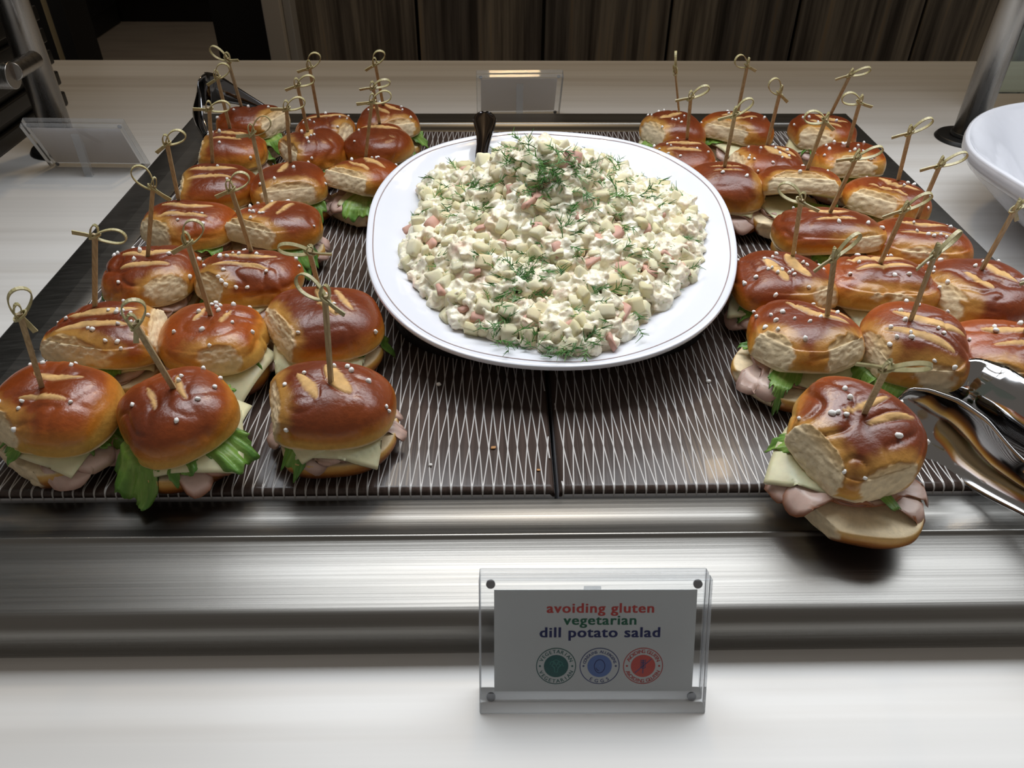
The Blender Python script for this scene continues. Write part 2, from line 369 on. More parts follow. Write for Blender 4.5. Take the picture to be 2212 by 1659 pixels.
# ------------------------------------------------------------------ sliders
C_DARK = np.array([.125, .022, .007]); C_MID = np.array([.37, .078, .011]); C_OR = np.array([.57, .20, .024]); C_GOLD = np.array([.70, .39, .085])
C_CRUMB = np.array([.86, .71, .47]); C_SCORE = np.array([.70, .43, .16])
def superR(phi, yaw, n=2.5, asp=1.0):
    a = phi-yaw; c, s = np.abs(np.cos(a))/asp, np.abs(np.sin(a))*asp
    return 1/np.power(c**n+s**n, 1/n)
def polar_tilt(V, deg, ang, pivot):
    if not deg: return V
    a = math.radians(ang); ax = Vector((-math.sin(a), math.cos(a), 0))
    m = np.array(Matrix.Rotation(math.radians(deg), 3, ax)); p = np.array(pivot)
    return (V-p) @ m.T+p
def top_bun(seed, R, H, yaw, torn, scores, tone, res, asp):
    nt, nf = int(30*res), int(84*res)
    th = np.linspace(0.02, math.radians(118), nt)
    ph = np.linspace(0, 2*math.pi, nf, endpoint=False)
    T, P = np.meshgrid(th, ph, indexing='ij'); T = T.ravel(); P = P.ravel()
    RR = R*superR(P, yaw, 2.7, asp)*(1+.035*np.sin(2*P+seed)+.03*np.sin(3*P+seed*2.1))
    r = np.abs(np.sin(T))**.80; zc = np.cos(T); z = H*np.sign(zc)*np.abs(zc)**.72*np.where(zc < 0, .35, 1)
    x = RR*r*np.cos(P); y = RR*r*np.sin(P)
    zn = np.clip(z/H, 0, 1)
    crumb = np.zeros_like(x); gold = np.zeros_like(x)
    for ang, lim, arch in torn:
        lim = lim+.09
        a = math.radians(ang); c, s_ = math.cos(a), math.sin(a)
        s = x*c+y*s_
        jag = .0016*vnoise(np.c_[x*300, y*300, z*300], seed+3)+.002*vnoise(np.c_[x*90, y*90, z*60], seed+5)
        L = R*lim*(1.04-.30*zn**1.5)+jag
        Ls = L-jag*.8
        cut = np.where(s > Ls, (s-Ls)*.95, 0)
        x = x-cut*c; y = y-cut*s_
        crumb = np.maximum(crumb, sstep(.0002, .0016, s-L)*(zn < .86))
        gold = np.maximum(gold, sstep(-.0075, -.0005, s-L))
        z = z+np.where(zn < .6, arch*np.clip((s-R*lim*.3)/(R*.6), 0, 1)*(1-zn), 0)
    p = np.c_[x, y, z]
    n1 = vnoise(p*np.array([75, 75, 60])+.6*np.c_[vnoise(p*50, seed+8), vnoise(p*50, seed+9), vnoise(p*50, seed+10)], seed+1)
    ridge = (1-np.abs(n1))**5
    n2 = vnoise(p*38, seed+2)
    crust = 1-crumb
    d = crust*(-.0017*ridge*np.clip(vnoise(p*30, seed+12)+.6, 0, 1.3)+.0022*n2)+crumb*(.0009*vnoise(p*750, seed+6)+.0004*vnoise(p*300, seed+7))
    nrm = np.c_[x/R*.8, y/R*.8, zn*.9+.05]; nrm /= np.linalg.norm(nrm, axis=1)[:, None]
    nrm *= np.where(T > 1.8, .3, 1)[:, None]
    p = p+nrm*d[:, None]
    p[:, 2] -= .0012*np.exp(-(x**2+y**2)/.008**2)
    # scores
    sc = np.zeros_like(x); edge = np.zeros_like(x)
    for sa, off, ln, wd, along in scores:
        ln = ln*1.12
        a = math.radians(sa); u = x*math.cos(a)+y*math.sin(a)-along; v = -x*math.sin(a)+y*math.cos(a)-off
        v = v-6*u*u*(1 if off > 0 else -1)
        k = 1-(u/ln)**2
        e = wd*np.sqrt(np.clip(k, 0, 1))*(1+.22*vnoise(p*110, seed+14))-np.abs(v)
        msk = sstep(-.0006, .0007, e)*(zn > .15)*(k > 0)
        sc = np.maximum(sc, msk); edge = np.maximum(edge, np.exp(-(e/.0012)**2)*(zn > .2)*(k > -.05))
    sc *= crust
    p[:, 2] += sc*.0002-edge*(1-sc)*crust*.0008
    # colour of the bake: dark shiny top, golden lower edge
    hgt = zn+.16*vnoise(p*55, seed+4)+.10*n2-.10*ridge*0
    lo = .50-.34*tone
    c = mixc(np.tile(C_GOLD, (len(x), 1)), np.tile(C_OR, (len(x), 1)), sstep(lo-.28, lo, hgt))
    c = mixc(c, np.tile(C_MID, (len(x), 1)), sstep(lo-.02, lo+.30, hgt))
    c = mixc(c, np.tile(C_DARK, (len(x), 1)), sstep(.55, 1.35, hgt+.45*tone+.25*vnoise(p*28, seed+11))*.85)
    c *= (1+.10*vnoise(p*500, seed+13))[:, None]
    c = mixc(c, np.tile(C_GOLD, (len(x), 1)), gold*.55*(1-crumb))
    c = mixc(c, np.tile(C_SCORE, (len(x), 1))*(1+.22*vnoise(p*260, seed+15))[:, None], sc*.93)
    cc = C_CRUMB*(1+.16*vnoise(p*330, seed+16))[:, None]
    cc = mixc(cc, np.tile(C_GOLD, (len(x), 1)), sstep(.45, .9, zn)*.6)
    c = mixc(c, cc, crumb)
    under = sstep(1.62, 1.85, T); c = mixc(c, np.tile(C_CRUMB, (len(x), 1)), under*.9)
    rough = np.clip(.31+.07*n1+.45*sc+.6*crumb+.5*under, .2, .95)
    # underside fan
    nb = len(p); V = np.vstack([p, [[0, 0, p[-nf:, 2].mean()+.001]], [[0, 0, p[:nf, 2].mean()]]])
    c = np.vstack([c, [C_CRUMB], [c[0]]]); rough = np.append(rough, [.9, .3])
    F = gridF(nt, nf)
    F = [f[::-1] for f in F]
    F += [((nt-1)*nf+j, nb, (nt-1)*nf+(j+1) % nf) for j in range(nf)]
    F += [(j, (j+1) % nf, nb+1) for j in range(nf)]
    ok = np.where((T < 1.35) & (crumb < .3) & (T > .12))[0]
    return V, F, c, rough, ok
def bottom_bun(seed, R, H, yaw, res, tone, torn, crumbtop=.6):
    nf = int(64*res); prof = [(.55, 0), (.80, .0012), (.93, .004), (1.0, .0085), (1.0, .011), (.975, H-.0005), (.93, H), (.6, H), (.2, H)]
    ph = np.linspace(0, 2*math.pi, nf, endpoint=False); V = []; T = []
    prof2 = []
    for i in range(len(prof)-1):
        for k in range(3): prof2.append((prof[i][0]+(prof[i+1][0]-prof[i][0])*k/3, prof[i][1]+(prof[i+1][1]-prof[i][1])*k/3, i+k/3))
    prof2.append((*prof[-1], len(prof)-1))
    RR = R*superR(ph, yaw, 2.7)*(1+.03*np.sin(3*ph+seed))
    a = []
    for f, z, t in prof2:
        a.append(np.c_[RR*f*np.cos(ph), RR*f*np.sin(ph), np.full(nf, z)]); T += [t]*nf
    p = np.vstack(a); T = np.array(T); crumb = np.zeros(len(p))
    for ang, lim, arch in torn:
        an = math.radians(ang); cs = np.array([math.cos(an), math.sin(an)])
        s = p[:, :2] @ cs; L = R*(lim+.10)+.0014*vnoise(p*300, seed+3)
        cut = np.where(s > L, (s-L)*.9, 0); p[:, :2] -= cut[:, None]*cs; crumb = np.maximum(crumb, sstep(0, .002, s-L))
    p[:, 2] += .0011*vnoise(p*60, seed)*np.clip(p[:, 2]/.006, 0, 1)
    p[:, 2] += crumb*.0007*vnoise(p*400, seed+2)
    zn = np.clip(p[:, 2]/H, 0, 1)
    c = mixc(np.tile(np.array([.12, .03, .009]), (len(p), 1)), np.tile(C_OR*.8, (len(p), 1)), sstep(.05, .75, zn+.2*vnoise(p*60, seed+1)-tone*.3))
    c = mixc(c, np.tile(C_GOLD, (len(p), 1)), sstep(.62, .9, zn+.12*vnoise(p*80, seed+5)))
    c = mixc(c, C_CRUMB*(1+.15*vnoise(p*330, seed+6))[:, None], np.maximum(crumb, sstep(4.6, 5.6, T)))
    rough = np.clip(.35+.5*np.maximum(crumb, sstep(4.6, 5.6, T)), .2, .9)
    nr = len(prof2); nb = len(p)
    V = np.vstack([p, [[0, 0, 0]], [[0, 0, H]]]); c = np.vstack([c, [C_DARK], [C_CRUMB]]); rough = np.append(rough, [.5, .9])
    F = gridF(nr, nf)+[(j, nb, (j+1) % nf) for j in range(nf)]+[((nr-1)*nf+j, nb+1, (nr-1)*nf+(j+1) % nf)[::-1] for j in range(nf)]
    return V, F, c, rough
def solid_sheet(G, thick):
    """G: (nr,nc,3) grid -> closed thin sheet; returns V,F"""
    nr, nc, _ = G.shape
    du = np.gradient(G, axis=0); dv = np.gradient(G, axis=1)
    n = np.cross(du.reshape(-1, 3), dv.reshape(-1, 3)); n /= np.maximum(np.linalg.norm(n, axis=1), 1e-9)[:, None]
    A = G.reshape(-1, 3)+n*thick/2; B = G.reshape(-1, 3)-n*thick/2
    F = gridF(nr, nc, False); N = nr*nc
    F2 = [tuple(i+N for i in f[::-1]) for f in F]
    E = []
    for j in range(nc-1): E += [(j+1, j, j+N, j+1+N), ((nr-1)*nc+j, (nr-1)*nc+j+1, (nr-1)*nc+j+1+N, (nr-1)*nc+j+N)]
    for i in range(nr-1): E += [(i*nc, (i+1)*nc, (i+1)*nc+N, i*nc+N), ((i+1)*nc+nc-1, i*nc+nc-1, i*nc+nc-1+N, (i+1)*nc+nc-1+N)]
    return np.vstack([A, B]), F+F2+E
def lettuce(seed, ang, reach, wid, z0, pale=0.0, droop=.6, Rb=.027):
    nu, nv = 46, 18
    u = np.linspace(-1, 1, nu); v = np.linspace(.25, 1, nv); Vv, Uu = np.meshgrid(v, u, indexing='ij')
    pts = np.c_[Uu.ravel()*3, Vv.ravel()*3, np.full(nu*nv, seed*.37)]
    e1 = vnoise(pts*np.array([1.7, .3, 1]), seed).reshape(nv, nu); e2 = vnoise(pts*np.array([.6, .2, 1]), seed+1).reshape(nv, nu); e3 = vnoise(pts*np.array([5.5, .8, 1]), seed+2).reshape(nv, nu)
    L = reach*(1-.32*Uu**2+.20*e2*Vv+.10*e1*Vv**2+.05*e3*Vv**4)
    r = L*Vv; a = math.radians(ang)+Uu*wid*(1+.08*np.sin(7*Vv+seed))
    over = np.clip(r-Rb, 0, 1)
    ruf = Vv**3*((.0030*np.sin(Uu*6.5+seed)+.0014*np.sin(Uu*15+seed*2+3*Vv)+.0008*e3*2)*wid*1.6)
    z = z0+ruf*np.clip(over*160+.12, 0, 1.3)-droop*over*(1+.4*e2)-over**2*16
    r = r-over*.25*droop+.3*np.abs(ruf)*0
    z = np.maximum(z, .0015+.0006*np.sin(Uu*15))
    G = np.dstack([r*np.cos(a), r*np.sin(a), z])
    V, F = solid_sheet(G, .00035)
    t = (Vv.ravel()+.25*e1.ravel()+.15*e3.ravel())
    c0 = np.array([.50, .58, .20])+pale*np.array([.18, .12, .10]); c1 = np.array([.19, .36, .055])+pale*np.array([.25, .22, .10]); c2 = np.array([.06, .20, .028])+pale*np.array([.12, .2, .05])
    cc = mixc(np.tile(c0, (len(t), 1)), np.tile(c1, (len(t), 1)), sstep(.35, .72, t)); cc = mixc(cc, np.tile(c2, (len(t), 1)), sstep(.8, 1.15, t)*.8)
    vein = np.exp(-(((Uu.ravel()*3+.9*np.sin(Vv.ravel()*5+Uu.ravel()*4)) % 1-.5)/.10)**2)*.25
    cc = mixc(cc, np.tile(c0, (len(t), 1)), vein)
    return V, F, np.vstack([cc, cc*.9]), np.full(len(V), .42)
def cheese(seed, ang, reach, z0, size=.044, droop=.35, Rb=.028):
    """square slice; one corner points at ang and reaches out to `reach`"""
    reach = .030+(reach-.030)*.85
    n = 22; s = np.linspace(-1, 1, n); A, B = np.meshgrid(s, s, indexing='ij')
    A2 = A*(1-.10*B**2*.5); B2 = B*(1-.10*A**2*.5)
    h = size/2; off = reach-h*math.sqrt(2)*.93
    a = math.radians(ang)-math.pi/4+.12*math.sin(seed)
    x = h*(A2*math.cos(a)-B2*math.sin(a))+off*math.cos(math.radians(ang)); y = h*(A2*math.sin(a)+B2*math.cos(a))+off*math.sin(math.radians(ang))
    r = np.hypot(x, y); over = np.clip(r-Rb, 0, 1)
    z = z0-droop*over-over**2*12+.0007*np.sin(x*130+seed)
    G = np.dstack([x, y, z]); V, F = solid_sheet(G, .0021)
    c = np.tile(np.array([.76, .72, .46]), (len(V), 1))*(1+.05*vnoise(V*150, seed))[:, None]
    return V, F, c, np.full(len(V), .38)
def turkey(seed, bumps, z0, brown=.5, Rb=.0285):
    nf, nr = 84, 12; ph = np.linspace(0, 2*math.pi, nf+1); ro = np.linspace(.15, 1, nr)
    RR, PP = np.meshgrid(ro, ph, indexing='ij')
    bumps = [(a, .029+(q_-.029)*.72, w_*.85) for a, q_, w_ in bumps]
    L = .0255+.0012*np.sin(3*PP+seed)
    for ang, reach, wd in bumps:
        d = (PP-math.radians(ang)+math.pi) % (2*math.pi)-math.pi
        L = np.maximum(L, .0245+(reach-.0245)*np.exp(-(d/wd)**4))
    r = L*RR; over = np.clip(r-Rb, 0, 1)
    wav = (.0013*np.sin(9*PP+seed)+.0009*np.sin(17*PP+seed*3))*RR**2
    z = z0+wav-over*.55-over**2*22
    z = np.maximum(z, .002)
    G = np.dstack([r*np.cos(PP), r*np.sin(PP), z]); V, F = solid_sheet(G, .0020)
    b = np.array([.70, .50, .43]); n_ = len(V)
    c = np.tile(b, (n_, 1))*(1+.12*vnoise(V*170, seed))[:, None]
    t = np.tile(RR.ravel(), 2)+.03*vnoise(V*200, seed+4); c = mixc(c, np.tile(np.array([.33, .12, .05]), (n_, 1)), sstep(.93, .985, t)*brown)
    return V, F, c, np.full(n_, .36)

SALT = []
for k in range(5):
    th = np.linspace(0, math.pi, 6)[1:-1]; ph = np.linspace(0, 2*math.pi, 8, endpoint=False)
    T, P = np.meshgrid(th, ph, indexing='ij')
    V = np.c_[(np.sin(T)*np.cos(P)).ravel(), (np.sin(T)*np.sin(P)).ravel(), np.cos(T).ravel()]
    V = np.vstack([V, [[0, 0, 1], [0, 0, -1]]]); V = V*(1+.35*vnoise(V*1.7, k+30))[:, None]*np.array([1.15, .95, .85])
    F = [f[::-1] for f in gridF(4, 8)]+[(32, i, (i+1) % 8) for i in range(8)]+[(33, 24+(i+1) % 8, 24+i) for i in range(8)]
    me = bpy.data.meshes.new('salt_grain'); me.from_pydata((V*.00135).tolist(), [], F); me.materials.append(m_salt)
    me.polygons.foreach_set('use_smooth', np.ones(len(F), bool)); SALT.append(me)

def pick(parent, base, knot, yaw, beta=38, tail=188, size=1.0):
    """bamboo pick: flat stick + knotted loop. base/knot local to parent"""
    base, knot = Vector(base), Vector(knot); k = (knot-base).normalized()
    s = Vector((math.cos(math.radians(yaw)), math.sin(math.radians(yaw)), 0)); s = (s-k*s.dot(k)).normalized(); n = k.cross(s)
    mb = MB(); b0 = base-k*.017
    ribbon(mb, [b0, base, base+(knot-base)*.5, knot+k*.002], s, [.0016, .0026, .0027, .0027], .0016)
    st = mb.build('bamboo_pick', m_stick, parent)
    mb = MB(); e = s*math.cos(math.radians(beta))+k*math.sin(math.radians(beta)); g = n.cross(e)
    La, Lb = .0088*size, .0047*size; N = 26; pts = []
    for i in range(N):
        t = 2*math.pi*i/N; sq = 1-.28*math.cos(t)*-1
        pts.append(knot+e*(La-La*math.cos(t))+g*(Lb*math.sin(t)*(1-.35*math.cos(t)*1.0))+n*(.0009*math.sin(t)))
    ribbon(mb, pts, n, .0021, .00065, True)
    pts = []
    for i in range(16):   # wrap around the stick
        t = 2*math.pi*i/16; pts.append(knot+s*(.0030*math.cos(t))+n*(.0019*math.sin(t))+k*(.0022*math.cos(t)+.0005))
    ribbon(mb, pts, k, .0012, .0007, True)
    pts = []
    for i in range(14):   # small standing inner turn
        t = 2*math.pi*i/14; pts.append(knot+k*(.0035+.0045*math.sin(t))+s*(.0016*math.cos(t)-.0004)+n*.0014*math.cos(t))
    ribbon(mb, pts, n, .0019, .0006, True)
    a = math.radians(tail); td = s*math.cos(a)+k*math.sin(a)
    ribbon(mb, [knot-td*.001, knot+td*.006+n*.0006, knot+td*.0125*size+n*.0004], k, [.0024, .0023, .0026], .0008)
    mb.build('loop_knot', m_bam, st)
    return st

def slider(i, cx, cy, label, R=.0325, yaw=0, torn=(), scores=(), tone=.5, salt=6, salt_c=None, let=(), ch=(), tk=(), pb=None, pk=None, pyaw=0, beta=38, tail=188, tilt=(0, 0), asp=1.0, H=.0225, zb=0, boff=(0, -.0025), front=False, group=None, btilt=(0, 0), brown=.4):
    p = at(cx, cy, ZT+.036); org = Vector((p.x, p.y, ZT+zb))
    R *= .965; H *= .88
    def lay(V, mz):   # sheets rest on the lower bun instead of cutting through it
        rr = np.hypot(V[:, 0]-boff[0], V[:, 1]-boff[1]); fl = .0025+(hb_+mz-.0025)*(1-sstep(R*.98, R*1.12, rr)); V[:, 2] = np.maximum(V[:, 2], fl+.12*(V[:, 2]-V[:, 2].min())); return V
    hb_ = .0145
    e = empty('pretzel_slider', org, label, 'sandwich', group)
    res = 1.6 if cy > 520 else 1.3
    hb = .0145
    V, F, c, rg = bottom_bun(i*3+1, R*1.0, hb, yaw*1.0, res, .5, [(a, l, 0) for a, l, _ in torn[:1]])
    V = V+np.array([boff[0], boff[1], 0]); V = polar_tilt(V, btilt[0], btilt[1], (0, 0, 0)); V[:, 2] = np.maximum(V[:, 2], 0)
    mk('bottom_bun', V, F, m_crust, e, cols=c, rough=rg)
    z = hb+.0009
    for j, bl in enumerate(((tk, 0), (tk, 1))):
        b = [(a+(14 if j else -8), rch-(.002 if j else 0), wd) for a, rch, wd in bl[0]]
        V, F, c, rg = turkey(i*5+j, b, z+j*.0021, brown); V[:, :2] += np.array(boff)*.6; V = lay(V, .0006+.0012*j)
        mk('turkey_slice', V, F, m_meat, e, cols=c, rough=rg)
    z += .0046
    for j, (a, rch) in enumerate(ch):
        V, F, c, rg = cheese(i*7+j, a, rch, z+j*.001, droop=.45); V = lay(V, .0036); mk('cheese_slice', V, F, m_cheese, e, cols=c, rough=rg)
    z += .0022
    for j, l in enumerate(let):
        a, rch, wd = l[:3]; pale = l[3] if len(l) > 3 else 0; dr = l[4] if len(l) > 4 else .5
        V, F, c, rg = lettuce(i*11+j, a, rch, wd, z+j*.0006, pale, dr); V = lay(V, .0046); mk('lettuce_leaf', V, F, m_leaf, e, cols=c, rough=rg)
    z += .0020
    V, F, c, rg, ok = top_bun(i*13+2, R, H, math.radians(yaw), torn, scores, tone, res, asp)
    V = polar_tilt(V, tilt[0], tilt[1], (0, 0, 0)); V[:, 2] += z+abs(math.sin(math.radians(tilt[0])))*R*.55
    zmin = hb-.002
    tb = mk('top_bun', V, F, m_crust, e, cols=c, rough=rg)
    # salt grains: some loose, some in one patch
    rs = np.random.default_rng(i+100); cand = V[ok]; placed = []
    cl = None
    if salt_c is not None: cl = np.array([math.cos(math.radians(salt_c[0])), math.sin(math.radians(salt_c[0]))])*salt_c[1]*R
    tries = 0
    while len(placed) < salt and tries < 900:
        tries += 1; q_ = cand[rs.integers(len(cand))]
        if cl is not None and rs.random() < .72 and np.hypot(*(q_[:2]-cl)) > .0085: continue
        if q_[2] < z+H*.25: continue
        if any(np.linalg.norm(q_-o_) < .0021 for o_ in placed): continue
        if np.hypot(q_[0], q_[1]) < .003: continue
        placed.append(q_)
        g = bpy.data.objects.new('salt_grain', SALT[rs.integers(5)]); g.location = (q_[0], q_[1], q_[2]+.0005)
        s_ = .75+.5*rs.random(); g.scale = (s_, s_, s_); g.rotation_euler = tuple(rs.random(3)*6); link(g, tb)
    # pick
    zt = V[(np.hypot(V[:, 0], V[:, 1]) < .005) & (V[:, 2] > z), 2].mean()
    b_ = at(pb[0], pb[1], org.z+zt)-org
    if math.hypot(b_.x, b_.y) > R*.62:
        s_ = R*.62/math.hypot(b_.x, b_.y); b_.x *= s_; b_.y *= s_
    near = V[np.argsort(np.hypot(V[:, 0]-b_.x, V[:, 1]-b_.y)+(V[:, 2] < z+.004)*1)[:4]]
    b_.z = near[:, 2].mean()-.0005
    d = Vector(ray(*pk)); o_ = Vector((0, 0, CZ))-org-b_; ell = .051
    tca = -o_.dot(d); d2 = o_.dot(o_)-tca*tca
    if d2 > ell*ell: k = o_+d*tca; k = k.normalized()*ell
    else:
        h_ = math.sqrt(ell*ell-d2); c1, c2 = o_+d*(tca-h_), o_+d*(tca+h_)
        k = c1 if c1.z > c2.z else c2
    pick(e, b_, b_+k, pyaw, beta, tail)
    return e
def sc2(a, off=.006, ln=.016, wd=.0026, al=0): return [(a, off, ln, wd, al), (a, -off, ln*.95, wd*.95, al)]
G_B = 'pretzel sliders on the trays'
